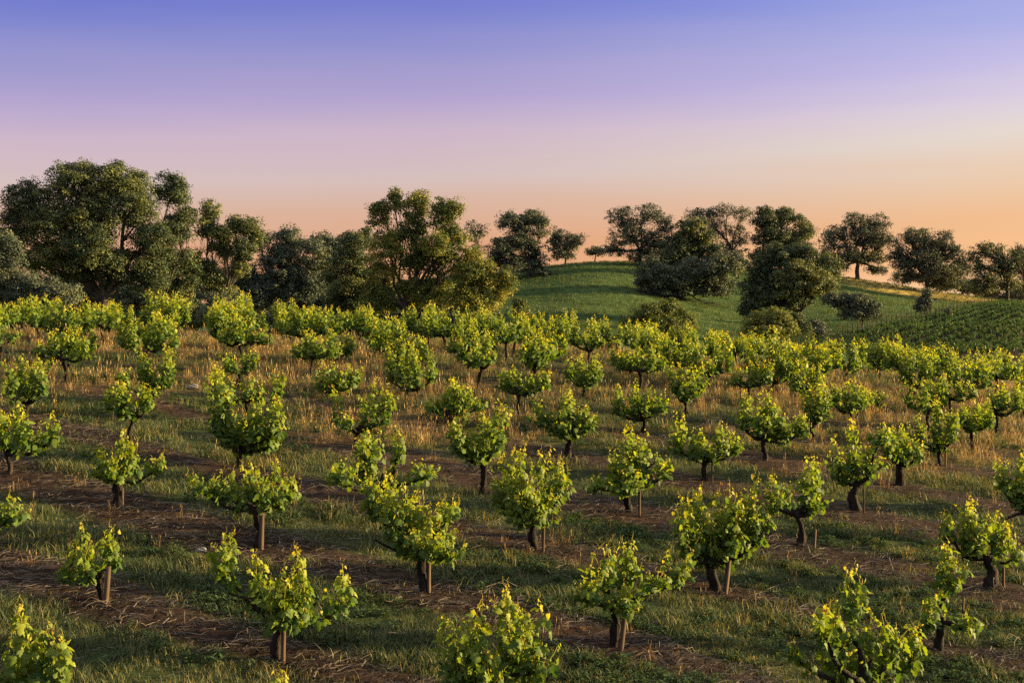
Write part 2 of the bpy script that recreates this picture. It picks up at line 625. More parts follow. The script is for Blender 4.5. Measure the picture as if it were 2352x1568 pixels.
def scatter(name, protos, mat, P, S, idx, label_kind='stuff', R=None):
    """one object whose points carry tufts"""
    col = bpy.data.collections.new(name + '_tufts')
    for k, (V, Fc, A) in enumerate(protos):
        o = mesh_obj('tuft', V, [Fc], mat, attrs={'tone': A}, link=False)
        o.name = '%s_tuft_%03d' % (name, k)
        col.objects.link(o)
    me = bpy.data.meshes.new(name)
    me.vertices.add(len(P))
    me.vertices.foreach_set('co', np.asarray(P, np.float32).ravel())
    me.attributes.new('scl', 'FLOAT', 'POINT').data.foreach_set('value', np.asarray(S, np.float32))
    me.attributes.new('pick', 'INT', 'POINT').data.foreach_set('value', np.asarray(idx, np.int32))
    if R is None:
        R = np.zeros((len(P), 3))
        R[:, 2] = np.random.RandomState(1).uniform(0, 6.283, len(P))
    me.attributes.new('rot', 'FLOAT_VECTOR', 'POINT').data.foreach_set('vector', np.asarray(R, np.float32).ravel())
    me.materials.append(mat)
    ob = bpy.data.objects.new(name, me)
    C.collection.objects.link(ob)
    g = bpy.data.node_groups.new(name + '_nodes', 'GeometryNodeTree')
    g.interface.new_socket('Geometry', in_out='INPUT', socket_type='NodeSocketGeometry')
    g.interface.new_socket('Geometry', in_out='OUTPUT', socket_type='NodeSocketGeometry')
    gi, go = g.nodes.new('NodeGroupInput'), g.nodes.new('NodeGroupOutput')
    ci = g.nodes.new('GeometryNodeCollectionInfo')
    ci.inputs['Collection'].default_value = col
    ci.inputs['Separate Children'].default_value = True
    ci.inputs['Reset Children'].default_value = True
    ip = g.nodes.new('GeometryNodeInstanceOnPoints')
    ip.inputs['Pick Instance'].default_value = True

    def na(nm, ty):
        n = g.nodes.new('GeometryNodeInputNamedAttribute')
        n.data_type = ty
        n.inputs['Name'].default_value = nm
        return n.outputs['Attribute']
    g.links.new(gi.outputs[0], ip.inputs['Points'])
    g.links.new(ci.outputs[0], ip.inputs['Instance'])
    g.links.new(na('pick', 'INT'), ip.inputs['Instance Index'])
    g.links.new(na('rot', 'FLOAT_VECTOR'), ip.inputs['Rotation'])
    g.links.new(na('scl', 'FLOAT'), ip.inputs['Scale'])
    g.links.new(ip.outputs[0], go.inputs[0])
    md = ob.modifiers.new('scatter', 'NODES')
    md.node_group = g
    tag(ob, kind=label_kind)
    return ob


def field(n, ymin, ymax, rng, margin=2.5, power=1.0):
    """random points of the slope in front of the camera, denser near it"""
    y = ymin * (ymax / ymin) ** (rng.rand(n) ** power)
    x = (rng.rand(n) * 2 - 1) * (.41 * y + margin)
    return x, y


def put(x, y, dz=0):
    return np.stack([x, y, terrain(x, y) + dz], -1)


# short green turf
x, y = field(120000, 6.5, 50, rng)
m = turf_mask(x, y)
d = dry_mask(x, y)
keep = rng.rand(len(x)) < m * (1.0 - .25 * d) * (.35 + .65 * np.clip(.5 + wav(x, y, 1.5, 77) + .6 * wav(x, y, 6, 76), 0, 1)) + .05
x, y = x[keep], y[keep]
pr = [blades(16, .035, .10, .0036, .09, rng, .8) for _ in range(4)] + [blades(22, .05, .15, .0038, .11, rng, 1.0) for _ in range(3)]
tag(scatter('grass', pr, M_GRASS, put(x, y), rng.uniform(.55, 1.4, len(x)) * np.clip(.75 + .016 * y, .8, 1.3) * np.clip(.85 + .5 * wav(x, y, 3.1, 78) + .25 * wav(x, y, 9, 79), .4, 1.9), rng.randint(0, 7, len(x))),
    'short green grass growing in bands between the vine rows', 'grass')
# broad leaved weeds
x, y = field(26000, 6.5, 26, rng)
keep = rng.rand(len(x)) < turf_mask(x, y) * np.clip(.25 + wav(x, y, 1.1, 55), 0, 1)
x, y = x[keep], y[keep]
pr = [rosette(34, rng) for _ in range(4)]
tag(scatter('weeds', pr, M_WEED, put(x, y), rng.uniform(.5, 1.25, len(x)), rng.randint(0, 4, len(x))),
    'low broad leaved weeds mixed into the turf near the camera', 'weeds')
# tall dry grass on the upper slope
x, y = field(60000, 8, 52, rng)
d = dry_mask(x, y)
keep = rng.rand(len(x)) < .72 * d ** 2.2 * np.clip(.15 + (y - 10) / 18, .16, 1) * (.5 + .5 * turf_mask(x, y)) + .012
x, y = x[keep], y[keep]
pr = [blades(14, .12, .34, .0028, .10, rng, .45, .35) for _ in range(5)] + [blades(10, .22, .5, .003, .08, rng, .4, .6) for _ in range(2)]
sz = rng.uniform(.45, 1.2, len(x)) * np.clip(.45 + (y - 8) * .02, .5, .8)
tag(scatter('dry_grass', pr, M_DRY, put(x, y), sz, rng.randint(0, 7, len(x)) * (rng.rand(len(x)) < .95)),
    'tall dry orange brown grass standing between the upper vines', 'dry grass')
# straw and twigs on the bare soil
x, y = field(26000, 6.5, 30, rng)
keep = rng.rand(len(x)) < (1 - turf_mask(x, y)) + .05
x, y = x[keep], y[keep]
pr = [litter(18, rng) for _ in range(5)]
tag(scatter('straw_litter', pr, M_STRAW, put(x, y, .012), rng.uniform(.6, 1.4, len(x)), rng.randint(0, 5, len(x))),
    'dead straw and twigs strewn on the brown soil strips', 'straw')
x, y = field(1500, 6.5, 26, rng)
keep = rng.rand(len(x)) < (1 - turf_mask(x, y)) * .8 + .06
x, y = x[keep], y[keep]
pr = [canes(2, rng) for _ in range(6)]
tag(scatter('pruned_canes', pr, M_STRAW, put(x, y, .03), rng.uniform(.4, .8, len(x)), rng.randint(0, 6, len(x))),
    'pale pruned canes lying on the brown soil strips', 'prunings')
# hill meadow tufts
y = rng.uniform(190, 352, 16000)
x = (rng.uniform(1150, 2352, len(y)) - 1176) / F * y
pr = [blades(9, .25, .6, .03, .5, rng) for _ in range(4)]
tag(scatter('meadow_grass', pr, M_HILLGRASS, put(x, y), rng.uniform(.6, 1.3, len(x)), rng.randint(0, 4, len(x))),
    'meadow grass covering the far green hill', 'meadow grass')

# ------------------------------------------------------------------ grapevines
_h = [(0, 0), (-.2, -.13), (-.47, .02), (-.36, .2), (-.56, .46), (-.3, .5), (-.27, .78), (0, 1.02)]
_out = _h + [(-a, b) for a, b in _h[:0:-1][1:]]
LEAF = np.array([(x, y, -.22 * abs(x) - .16 * y * y + .04 * math.sin(9 * y)) for x, y in _out] + [(0, .36, .04)])
LEAF[:, :2] *= (.9, .95)
_n = len(_out)
LEAF_F = np.array([(i, (i + 1) % _n, _n) for i in range(_n)])
LEAF2 = np.array([(0, 0, 0), (-.45, .12, -.1), (-.4, .55, -.1), (0, .95, -.16), (.4, .55, -.1), (.45, .12, -.1)])
LEAF2_F = np.array([(0, 1, 2), (0, 2, 3), (0, 3, 4), (0, 4, 5)])
LEAF3 = np.array([(0, 0, 0), (-.5, .5, -.05), (0, 1, -.1), (.5, .45, -.05)])
LEAF3_F = np.array([(0, 1, 2), (0, 2, 3)])


def unit(a):
    return a / (np.linalg.norm(a, axis=-1, keepdims=True) + 1e-9)


def place_leaves(P, Nn, T, S, tmpl, tf):
    Nn = unit(Nn)
    T = unit(T - Nn * (T * Nn).sum(-1, keepdims=True))
    X = np.cross(T, Nn)
    V = (P[:, None] + S[:, None, None] * (tmpl[None, :, 0:1] * X[:, None] + tmpl[None, :, 1:2] * T[:, None] + tmpl[None, :, 2:3] * Nn[:, None]))
    Fc = tf[None] + (np.arange(len(P)) * len(tmpl))[:, None, None]
    return V.reshape(-1, 3), Fc.reshape(-1, 3)


def vine_mesh(clumps, under, rng, dense=1., lod=0, trunk_r=.065, bare=None, gap=.027):
    """clumps: (x, z0, z1, half width, depth). Everything in metres from the foot of the trunk.
    returns the trunk tubes and the leaf mesh"""
    tb = Tubes(11 if lod < 2 else 5)
    head = np.array([rng.uniform(-.04, .04), 0, under])
    n = 13
    tp = curve((0, 0, -.1), head, n, rng, .06)
    rr = trunk_r * (1.15 - .35 * np.linspace(0, 1, n) + .12 * rng.randn(n))
    rr[-1] *= 1.25
    rr[0] *= 1.2
    tb.add(tp, rr, rng, .10 if lod < 2 else 0)
    # gnarled head
    if lod < 2:
        for k in range(3):
            q = head + rng.randn(3) * (.03, .03, .02)
            tb.add(np.array([q - (0, 0, .06), q, q + rng.randn(3) * .035 + (0, 0, .05)]), [trunk_r * .5, trunk_r * .8, trunk_r * .35], rng, .15)
    stems, SP, SN, ST, SS, SA = Tubes(4), [], [], [], [], []
    for (cx, z0, z1, hw, cy) in clumps:
        b = np.array([cx, cy, max(z0 + .03, .12)])
        st = head + np.array([0, 0, -.03])
        arm = curve(st, b, 7, rng, .05, sag=.12 if abs(cx) > .15 else .02)
        dist = np.linalg.norm(b - st)
        tb.add(arm, np.linspace(.03, .014, 7) * (1 + .15 * rng.randn(7)), rng, .1 if lod < 2 else 0, 6 if lod < 2 else 4)
        H = z1 - z0
        na_ = int(dist / .022)
        if na_ > 2:
            q_ = arm[rng.randint(2, 7, na_)] + rng.randn(na_, 3) * (.03, .05, .03) + (0, 0, .03)
            SP.append(q_)
            SN.append(rng.randn(na_, 3) * .6 + (0, -.3, .6))
            ST.append(rng.randn(na_, 3) * .5 + (0, 0, -.7))
            SS.append(rng.uniform(.05, .1, na_))
            SA.append(rng.uniform(0, .25, na_))
        ns = int(max(4, (3.2 + (hw / .05) ** 1.8) * dense))
        for s in range(ns):
            a = rng.uniform(0, 6.283)
            r = math.sqrt(rng.rand()) if s > 1 else .35 * s
            p0 = b + np.array([math.cos(a), math.sin(a), 0]) * hw * .4 * r
            top = z1 - H * .12 * s * rng.rand() if s < 2 else z0 + H * (1 - .30 * r) * rng.uniform(.45, 1.12)
            droop = s > 2 and rng.rand() < .2
            if droop:
                top = z0 + H * rng.uniform(.05, .4)
            p1 = np.array([b[0] + math.cos(a) * hw * r * 1.2 + rng.randn() * .05, b[1] + math.sin(a) * hw * r * 1.1, max(top, .1)])
            ln = np.linalg.norm(p1 - p0)
            m = max(3, int(ln / gap))
            cv = curve(p0, p1, m, rng, .06)
            if lod == 0:
                stems.add(cv[::2] if m > 4 else cv, np.linspace(.0045, .0018, len(cv[::2] if m > 4 else cv)))
            tt = np.linspace(0, 1, m)
            for rep in range(2):
                ph = rng.uniform(0, 6.283, m)
                outw = np.stack([np.cos(ph), np.sin(ph), rng.uniform(-.5, .5, m)], -1)
                full = (1 - np.clip((tt - .72) / .28, 0, 1) * .62)
                size = (.082 if rep == 0 else .056) * full * rng.uniform(.7, 1.2, m)
                if lod == 2:
                    size *= 1.25
                SP.append(cv + outw * (.3 + .75 * rng.rand(m))[:, None] * size[:, None])
                cen = np.array([p1[0] * .0, 0, 0])
                nn = outw * .75 + rng.randn(m, 3) * .45 + (0.12, -.12, .45)
                SN.append(nn)
                ST.append(outw * .5 + np.array([0, 0, -.75]) + rng.randn(m, 3) * .35)
                SS.append(size)
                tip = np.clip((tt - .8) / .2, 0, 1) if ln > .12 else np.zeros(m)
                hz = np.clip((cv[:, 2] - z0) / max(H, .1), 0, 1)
                SA.append(np.clip(.07 + .38 * hz + .30 * tip + rng.randn(m) * .10, 0, 1))  # height term paints sun on the crown tops; tip term is young growth
            if lod == 0 and s < ns * .5:   # tendril above the tip
                tq = p1 + np.array([rng.uniform(-.04, .04), 0, rng.uniform(.03, .09)])
                stems.add(curve(p1 - (0, 0, .01), tq, 4, rng, .2), [.0022, .002, .0016, .001])
    P, Nn, T, S, A = [np.concatenate(q) for q in (SP, SN, ST, SS, SA)]
    kp = (rng.rand(len(P)) < ((.84, .88, .62)[lod])) & (P[:, 2] > under * .80 - .3 * np.abs(P[:, 0] - head[0]))
    P, Nn, T, S, A = P[kp], Nn[kp], T[kp], S[kp], A[kp]
    tm_, tf_ = ((LEAF, LEAF_F), (LEAF2, LEAF2_F), (LEAF3, LEAF3_F))[lod]
    V, Fc = place_leaves(P, Nn, T, S, tm_, tf_)
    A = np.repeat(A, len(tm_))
    faces = [Fc]
    if lod == 0 and stems.n:
        sv, sf = stems.data()
        k = len(V)
        V = np.concatenate([V, sv])
        A = np.concatenate([A, np.full(len(sv), .72)])
        faces = [Fc] + [f + k for f in sf]
    if bare is not None:                # a leafless arm
        for bx, bz, bend in bare:
            e_ = np.array([bx, -.05, bz])
            cv = curve(head, e_, 8, rng, .07, sag=bend)
            tb.add(cv, np.linspace(.03, .01, 8), rng, .12, 6)
    return tb.data(), (V, faces, A)


def make_vine(loc, clumps, under, seed, label, group, lod=0, dense=1., trunk_r=.065, bare=None):
    rng = np.random.RandomState(seed)
    (tv, tf), (lv, lf, la) = vine_mesh(clumps, under, rng, dense, lod, trunk_r, bare)
    r = empty('grapevine', loc, label, 'grapevine', group)
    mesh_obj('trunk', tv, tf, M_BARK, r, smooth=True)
    mesh_obj('foliage', lv, lf, M_VINE, r, attrs={'tone': la})
    return r


def stake(px, py, topy, w, label, tilt=0., mat=None, ry=0., cat='stake', name='wooden_stake', back=-.08):
    X, Y, Z = on_ground(px, py)
    k = Y / F
    X += .05 if mat is None else 0
    h = (py - topy) * k
    hw = w / 2 * .85
    V, Fq = [], []
    rngs = np.random.RandomState(int(px))
    for i, z in enumerate((-.15, h * .5, h)):
        for sx, sy in ((-1, -1), (1, -1), (1, 1), (-1, 1)):
            V.append((sx * hw + tilt * z + rngs.uniform(-.002, .002), sy * hw, z + (rngs.uniform(-.012, .012) if i == 2 else 0)))
    for i in range(2):
        for j in range(4):
            a, b = i * 4 + j, i * 4 + (j + 1) % 4
            Fq.append((a, b, b + 4, a + 4))
    Fq.append((8, 9, 10, 11))
    o = mesh_obj(name, V, [np.array(Fq)], mat or M_STAKE, loc=(X, Y + back, Z))
    o.rotation_euler = (0, 0, rngs.uniform(-.5, .5))
    tag(o, label, cat, 'stakes beside the vines')
    return o


G1 = 'head trained grapevines on the slope'
# nearer vines: foot (px,py), underside py, clumps (px, bottom, top, half width) as read off the photograph
NEAR = [
    (640, 1522, 1415, [(520, 1335, 1218, 24), (595, 1400, 1270, 38), (655, 1430, 1290, 42), (700, 1430, 1248, 38), (772, 1415, 1308, 34), (640, 1440, 1340, 50)],
     'broad lower left vine with a separate leafy shoot at its left, pale stake in front', 1, [(535, 1365, .05)]),
    (237, 1390, 1320, [(150, 1335, 1275, 32), (172, 1300, 1208, 15), (205, 1330, 1240, 28), (245, 1310, 1215, 28)],
     'low vine at lower left leaning left of its bare leaning stake', 1, None),
    (62, 1690, 1560, [(30, 1600, 1440, 60), (95, 1560, 1378, 45), (145, 1560, 1440, 30), (60, 1640, 1480, 80)],
     'vine cut off by the bottom left corner of the picture', 1, None),
    (1135, 1700, 1570, [(1050, 1560, 1400, 40), (1105, 1560, 1375, 30), (1170, 1560, 1355, 42), (1230, 1540, 1375, 28), (1120, 1600, 1480, 75), (1190, 1600, 1470, 60)],
     'large leafy vine cut off by the bottom edge at the centre of the picture', 1, [(1010, 1520, .1)]),
    (1412, 1492, 1385, [(1345, 1375, 1290, 36), (1390, 1350, 1250, 20), (1440, 1360, 1250, 38), (1500, 1345, 1305, 28), (1555, 1345, 1265, 24), (1430, 1400, 1330, 30)],
     'vine with wide open arms and a pale stake right of the bottom centre vine', 1, None),
    (1995, 1700, 1570, [(1880, 1460, 1375, 32), (1975, 1440, 1310, 26), (2005, 1500, 1400, 26), (1830, 1520, 1480, 30), (1925, 1540, 1400, 36), (2050, 1540, 1440, 34), (2120, 1560, 1450, 42), (1970, 1590, 1500, 80)],
     'wide vine cut off by the bottom edge at lower right with one tall spiky shoot', 1, None),
    (668, 1830, 1740, [(665, 1690, 1525, 24)],
     'vine below the bottom edge, only one golden shoot tip showing left of centre', 1, None),
    (2160, 1500, 1420, [(2175, 1345, 1240, 42), (2115, 1430, 1345, 18), (2150, 1440, 1390, 30), (2215, 1440, 1400, 26)],
     'sparse leaning vine behind the bottom right vine with a yellow top clump', 1, None),
    (2265, 1357, 1275, [(2180, 1240, 1175, 20), (2235, 1270, 1140, 42), (2290, 1280, 1190, 40), (2320, 1280, 1220, 20)],
     'vine with thick dark trunk near the right edge above the bottom right corner', 1, None),
    (1647, 1364, 1285, [(1575, 1270, 1130, 40), (1620, 1260, 1115, 45), (1680, 1260, 1110, 50), (1735, 1250, 1090, 40), (1780, 1180, 1090, 22), (1640, 1300, 1180, 70), (1700, 1280, 1190, 55)],
     'biggest round dense vine right of centre with a stake leaning on its thick trunk', 1, None),
    (972, 1364, 1255, [(860, 1190, 1085, 36), (905, 1230, 1080, 38), (950, 1250, 1130, 45), (1010, 1270, 1150, 36), (1035, 1190, 1140, 24), (960, 1270, 1190, 60), (1020, 1280, 1210, 36)],
     'vine left of centre with a bare arm hooking out and an orange lit stake', 1, [(862, 1238, .22)]),
    (592, 1262, 1165, [(460, 1130, 1085, 34), (520, 1150, 1080, 36), (575, 1165, 1065, 42), (635, 1160, 1050, 36), (660, 1150, 1090, 26), (600, 1175, 1110, 55)],
     'flat topped vine at left of centre with a long left arm and a tall stake', 1, None),
    (1228, 1267, 1185, [(1160, 1180, 1030, 32), (1205, 1180, 1008, 38), (1260, 1180, 1030, 36), (1285, 1150, 1050, 22), (1215, 1200, 1090, 65)],
     'tall dense vine at the middle with foliage down to a narrow stake', 1, None),
    (1835, 1258, 1180, [(1850, 1150, 1042, 18), (1885, 1140, 1055, 20), (1815, 1185, 1110, 30), (1865, 1180, 1100, 30)],
     'vine with two spiky shoots and bare left arm beside the biggest round vine', 1, [(1775, 1165, .08)]),
    (1448, 1184, 1110, [(1365, 1120, 1085, 24), (1410, 1120, 1030, 30), (1440, 1110, 965, 30), (1475, 1110, 985, 30), (1530, 1100, 1050, 22), (1440, 1130, 1060, 50)],
     'pyramid shaped vine with arms both sides, stake beside trunk', 1, [(1505, 1060, .05)]),
    (270, 1165, 1090, [(235, 1090, 1020, 26), (290, 1085, 985, 40), (345, 1090, 1045, 26), (270, 1100, 1030, 45)],
     'vine with a very thick black forked trunk on the left side', 1, [(225, 1045, .05)]),
    (-15, 1265, 1190, [(25, 1200, 1135, 30), (-20, 1190, 1120, 30)],
     'low vine cut off by the left edge below the middle', 1, None),
    (880, 1190, 1110, [(840, 1090, 985, 36), (910, 1060, 975, 18), (785, 1105, 1050, 30), (830, 1110, 1050, 40), (965, 1105, 1055, 26)],
     'vine of three separate clumps on a wide forked trunk, just behind the hook armed vine', 1, None),
    (1965, 1178, 1110, [(1925, 1100, 1000, 22), (1965, 1090, 960, 24), (1990, 1090, 1020, 30), (2030, 1080, 1050, 18), (1950, 1110, 1050, 34), (2010, 1020, 965, 28)],
     'airy vine with thick straight trunk, right of centre', 1, None),
    (2375, 1255, 1180, [(2310, 1130, 1055, 20), (2350, 1170, 1030, 34), (2390, 1170, 1040, 30)],
     'vine cut off by the right edge with a dark arm reaching left', 1, [(2300, 1195, .05)]),
    (555, 1078, 1030, [(505, 990, 830, 24), (530, 1020, 900, 34), (590, 1010, 900, 34), (635, 1000, 905, 22), (560, 1040, 950, 60), (620, 1030, 950, 34)],
     'tall two armed vine with a high column of shoots on its left arm', 1, None),
    (1117, 1140, 1055, [(1060, 1040, 940, 32), (1110, 1040, 945, 32), (1145, 1030, 915, 26), (1100, 1060, 980, 50)],
     'vine left of the tall dense middle vine, its trunk half hidden behind it', 1, None),
    (1620, 1107, 1055, [(1560, 1040, 945, 24), (1595, 1050, 980, 26), (1655, 1040, 965, 24), (1690, 1040, 990, 20), (1620, 1060, 1000, 46)],
     'V shaped vine on a straight trunk behind the biggest round vine', 1, None),
    (2068, 1120, 1060, [(2035, 1050, 975, 26), (2075, 1050, 965, 30), (2105, 1060, 1000, 22), (2070, 1060, 1000, 40)],
     'compact vine with slim trunk and curved left arm, right of the airy thick trunked vine', 1, [(2022, 1030, .12)]),
    (1755, 1062, 1005, [(1710, 985, 895, 24), (1750, 975, 890, 24), (1790, 985, 920, 22), (1830, 1000, 945, 28), (1740, 990, 930, 44), (1800, 1010, 950, 36)],
     'bowl shaped vine with a curved bare arm on the left, right of centre', 1, [(1705, 975, .22)]),
    (1307, 1054, 1000, [(1245, 975, 910, 24), (1300, 980, 890, 36), (1350, 985, 925, 28), (1300, 1000, 930, 46)],
     'wide vine on a short dark trunk above the pyramid shaped vine', 1, [(1262, 985, .12)]),
    (1478, 1002, 960, [(1420, 950, 880, 22), (1465, 940, 870, 30), (1510, 945, 890, 26), (1470, 960, 905, 44)],
     'round vine on slim trunk above and right of the wide short trunked vine', 1, None),
]
MID = [  # foot px,py | xl xr top under | label
    (2157, 1070, 2086, 2192, 905, 1035, 'upright leafy vine with stake right of the compact curved arm vine', 1),
    (2229, 1034, 2191, 2283, 912, 990, 'vine with straight dark trunk just right of the upright leafy vine', 1),
    (2288, 995, 2262, 2348, 875, 950, 'vine on slim trunk near the right edge in dry grass', 0),
    (1866, 1018, 1841, 1906, 861, 975, 'narrow vine on tapering trunk left of the tall staked one', 0),
    (1950, 988, 1902, 1991, 864, 945, 'vine with tall staked trunk behind the airy vine', 1),
    (2016, 950, 1991, 2030, 893, 940, 'small sparse vine with dark drooping arms in dry grass on the right', 0),
    (12, 1095, -20, 122, 922, 1040, 'vine by the left edge with a shoot stretching up to the right', 0),
    (65, 968, 28, 108, 812, 925, 'upright vine with a pointed tall top near the left edge', 1),
    (305, 1018, 245, 353, 872, 955, 'rounded vine directly above the black forked trunk vine', 1),
    (352, 935, 285, 404, 790, 905, 'vine leaning left with a drooping right shoot, left of the tall two armed vine', 0),
    (547, 893, 512, 592, 800, 858, 'small upright vine behind the tall column of shoots', 0),
    (775, 919, 714, 838, 828, 898, 'low rounded vine with stake left of centre in orange grass', 1),
    (818, 1022, 763, 895, 868, 995, 'vine leaning right with one tall pointed shoot above the three clump vine', 0),
    (957, 918, 878, 1000, 782, 895, 'bowl shaped vine open in the middle, left of centre on the upper slope', 0),
    (1028, 975, 980, 1106, 866, 955, 'spreading vine with no visible trunk left of the upper middle', 0),
    (1103, 890, 1050, 1147, 757, 845, 'vine on a bare straight trunk with a flat left arm on the upper slope', 0),
    (1194, 960, 1137, 1276, 838, 905, 'flat spreading vine on a clean slim trunk at the upper middle', 1),
    (1342, 914, 1300, 1388, 806, 885, 'vine with a long arm sweeping out to the left, upper middle', 0),
    (1230, 882, 1184, 1270, 757, 845, 'round vine on a thin trunk, behind the flat spreading vine', 0),
    (1577, 958, 1530, 1623, 828, 920, 'tall oval vine with stake left of the upper right dry patch', 1),
    (1446, 866, 1405, 1498, 792, 850, 'vine with level dark arms just below the crest right of centre', 0),
    (1646, 850, 1608, 1682, 756, 828, 'vine with upturned dark arms standing in pale dry grass below the crest', 0),
    (1557, 868, 1505, 1612, 752, 840, 'dense round vine left of the upturned arm vine below the crest', 0),
    (1775, 900, 1715, 1850, 776, 880, 'broad vine hung with foliage, right of the pale dry patch below the crest', 0),
    (1873, 908, 1848, 1912, 790, 865, 'slim staked vine right of the broad hanging vine', 1),
    (1948, 880, 1908, 1998, 770, 850, 'vine with dark forked trunk between crest vines at right', 0),
    (2018, 870, 1990, 2064, 772, 848, 'round crest vine right of the dark forked one', 0),
    (2103, 914, 2062, 2156, 786, 890, 'large dense vine with spreading arms by the distant vineyard block', 0),
    (2174, 904, 2147, 2216, 798, 880, 'tall oval vine right of the large dense vine with spreading arms', 0),
    (2245, 892, 2212, 2275, 797, 878, 'third vine from the right edge along the upper right row', 0),
    (2302, 886, 2272, 2332, 796, 870, 'second vine from the right edge along the upper right row', 0),
    (2362, 900, 2322, 2400, 800, 880, 'vine cut by the right edge along the upper right row', 0),
    (2352, 962, 2330, 2410, 850, 930, 'vine cut by the right edge with a bare trunk in dry grass', 0),
    (5, 842, -32, 26, 690, 798, 'vine cut by the left edge on the upper slope with a leaning post', 0),
    (87, 777, 54, 118, 672, 755, 'tallest pointed vine near the left end of the crest row', 0),
    (168, 848, 112, 216, 746, 815, 'low bushy vine by itself below the left end of the crest row', 0),
    (200, 777, 172, 226, 692, 757, 'second crest vine right of the tallest pointed one at left', 0),
    (232, 792, 218, 284, 684, 756, 'crest vine with two slim trunks in front of the big left oak', 0),
    (366, 830, 296, 408, 712, 785, 'broad crest vine on a heavy leaning trunk at left', 0),
    (405, 792, 345, 442, 668, 755, 'tall dense vine behind the broad heavy trunked crest vine', 0),
    (267, 770, 260, 310, 697, 752, 'small dark shaded vine between two crest vines at left', 0),
    (541, 807, 479, 571, 688, 788, 'vine leaning left alone in the gap of the left crest row', 0),
    (650, 782, 602, 700, 690, 765, 'crest vine with a pale dry weed beside it, right of the gap', 0),
    (740, 835, 673, 810, 755, 828, 'wide low vine left of centre touching the crest row', 0),
    (757, 792, 712, 806, 697, 765, 'crest vine rising behind the wide low vine', 0),
    (155, 772, 134, 178, 702, 752, 'crest vine squeezed between the pointed one and its neighbour', 0),
    (30, 772, 2, 50, 692, 750, 'shaded vine at the left edge of the crest row', 0),
    (826, 793, 804, 861, 704, 767, 'slender crest vine with a bare trunk left of the central oak', 0),
    (880, 802, 860, 930, 724, 788, 'low crest vine below the left foot of the central oak', 0),
    (985, 793, 926, 1014, 690, 772, 'rounded tall crest vine below the central oak', 0),
    (1012, 790, 1000, 1032, 715, 775, 'narrow dark shaded vine right of the rounded tall crest vine', 0),
    (1075, 800, 1035, 1122, 708, 780, 'crest vine with level left arm right of the narrow dark one', 0),
    (1162, 832, 1120, 1202, 704, 788, 'crest vine with tall dry seed stalks behind it', 0),
    (1276, 818, 1258, 1330, 708, 790, 'pointed crest vine left of the twin at the open hill', 0),
    (1350, 832, 1312, 1396, 722, 806, 'dense crest vine with a dry seed stalk beside it, below the open hill', 0),
    (1465, 828, 1425, 1502, 728, 800, 'crest vine below the golden bush', 0),
    (1720, 818, 1681, 1757, 750, 802, 'short crest vine in front of the pale green rounded bush', 0),
    (1800, 818, 1765, 1846, 757, 802, 'crest vine right of the pale green rounded bush', 0),
    (1880, 824, 1845, 1912, 766, 808, 'low crest vine right of the dark round shrub', 0),
    (1535, 812, 1500, 1560, 752, 800, 'small crest vine right of the golden bush', 0),
]
seed = 100
placed = []
for (bx, by, un, cl, lab, stk, bare) in NEAR:
    seed += 1
    X, Y, Z = on_ground(bx, by)
    k = Y / F
    rg = np.random.RandomState(seed)
    cs = []
    for (cx, z0, z1, hw) in cl:
        cs.append(((cx - bx) * k, (by - z0) * k, (by - z1) * k, hw * k * .88, rg.uniform(-.28, .28)))
    br = [((q[0] - bx) * k, (by - q[1]) * k, q[2]) for q in bare] if bare else None
    tr = .046 + (.018 if 'thick' in lab else 0)
    make_vine((X, Y, Z), cs, (by - un) * k, seed, lab, G1, 0 if Y < 17 else 1, 1.05, tr, br)
    placed.append((X, Y))
for (bx, by, xl, xr, top, un, lab, stk) in MID:
    seed += 1
    X, Y, Z = on_ground(bx, by)
    k = Y / F
    rg = np.random.RandomState(seed)
    W = (xr - xl) / 2
    H = un - top
    nc = 4 + int(W > 42) + rg.randint(0, 2)
    cs = []
    qt = rg.randint(1, nc - 1)
    for q in range(nc):
        f = (q + .5) / nc * 2 - 1 + rg.uniform(-.14, .14)
        cx = (xl + xr) / 2 + f * W * .9
        t1 = top + H * (rg.uniform(0, .22) + rg.uniform(0, .42) * (rg.rand() < .5))
        if q == qt:
            t1 = top
        cs.append(((cx - bx) * k, (by - un + H * (rg.uniform(.0, .12) + .14 * abs(f))) * k, (by - t1) * k, W * rg.uniform(.18, .32) * k, rg.uniform(-.34, .34)))
    make_vine((X, Y, Z), cs, (by - un) * k + .03, seed, lab, G1, 1, 1.0, .034)
    placed.append((X, Y))

# the grid of the planting: the vines half hidden between the ones above
fill = []
for i in range(-14, 16):
    for j in range(2, 16):
        X, Y = GO + GI * i + GJ * j
        if not (20 < Y < 38.5) or abs(X) > .40 * Y + .6:
            continue
        if min(math.hypot(X - a, Y - b) for a, b in placed) < 1.25:
            continue
        fill.append((X, Y))
for i in np.arange(-14, 16, .5):
    for j in np.arange(3, 16, .5):
        X, Y = GO + GI * i + GJ * j
        if not (27 < Y < 38.5) or abs(X) > .40 * Y + .6:
            continue
        if min(math.hypot(X - a, Y - b) for a, b in placed + fill) < 1.45:
            continue
        fill.append((X, Y))
fill.sort()
print('fill', [(round(1176 + X / Y * F), round(784 - (float(terrain(X, Y)) - CZ) / Y * F), round(Y)) for X, Y in fill], flush=True)
ORD = ['first', 'second', 'third', 'fourth', 'fifth', 'sixth', 'seventh', 'eighth', 'ninth', 'tenth', 'eleventh', 'twelfth', 'thirteenth',
       'fourteenth', 'fifteenth', 'sixteenth', 'seventeenth', 'eighteenth', 'nineteenth', 'twentieth']
bands = {}
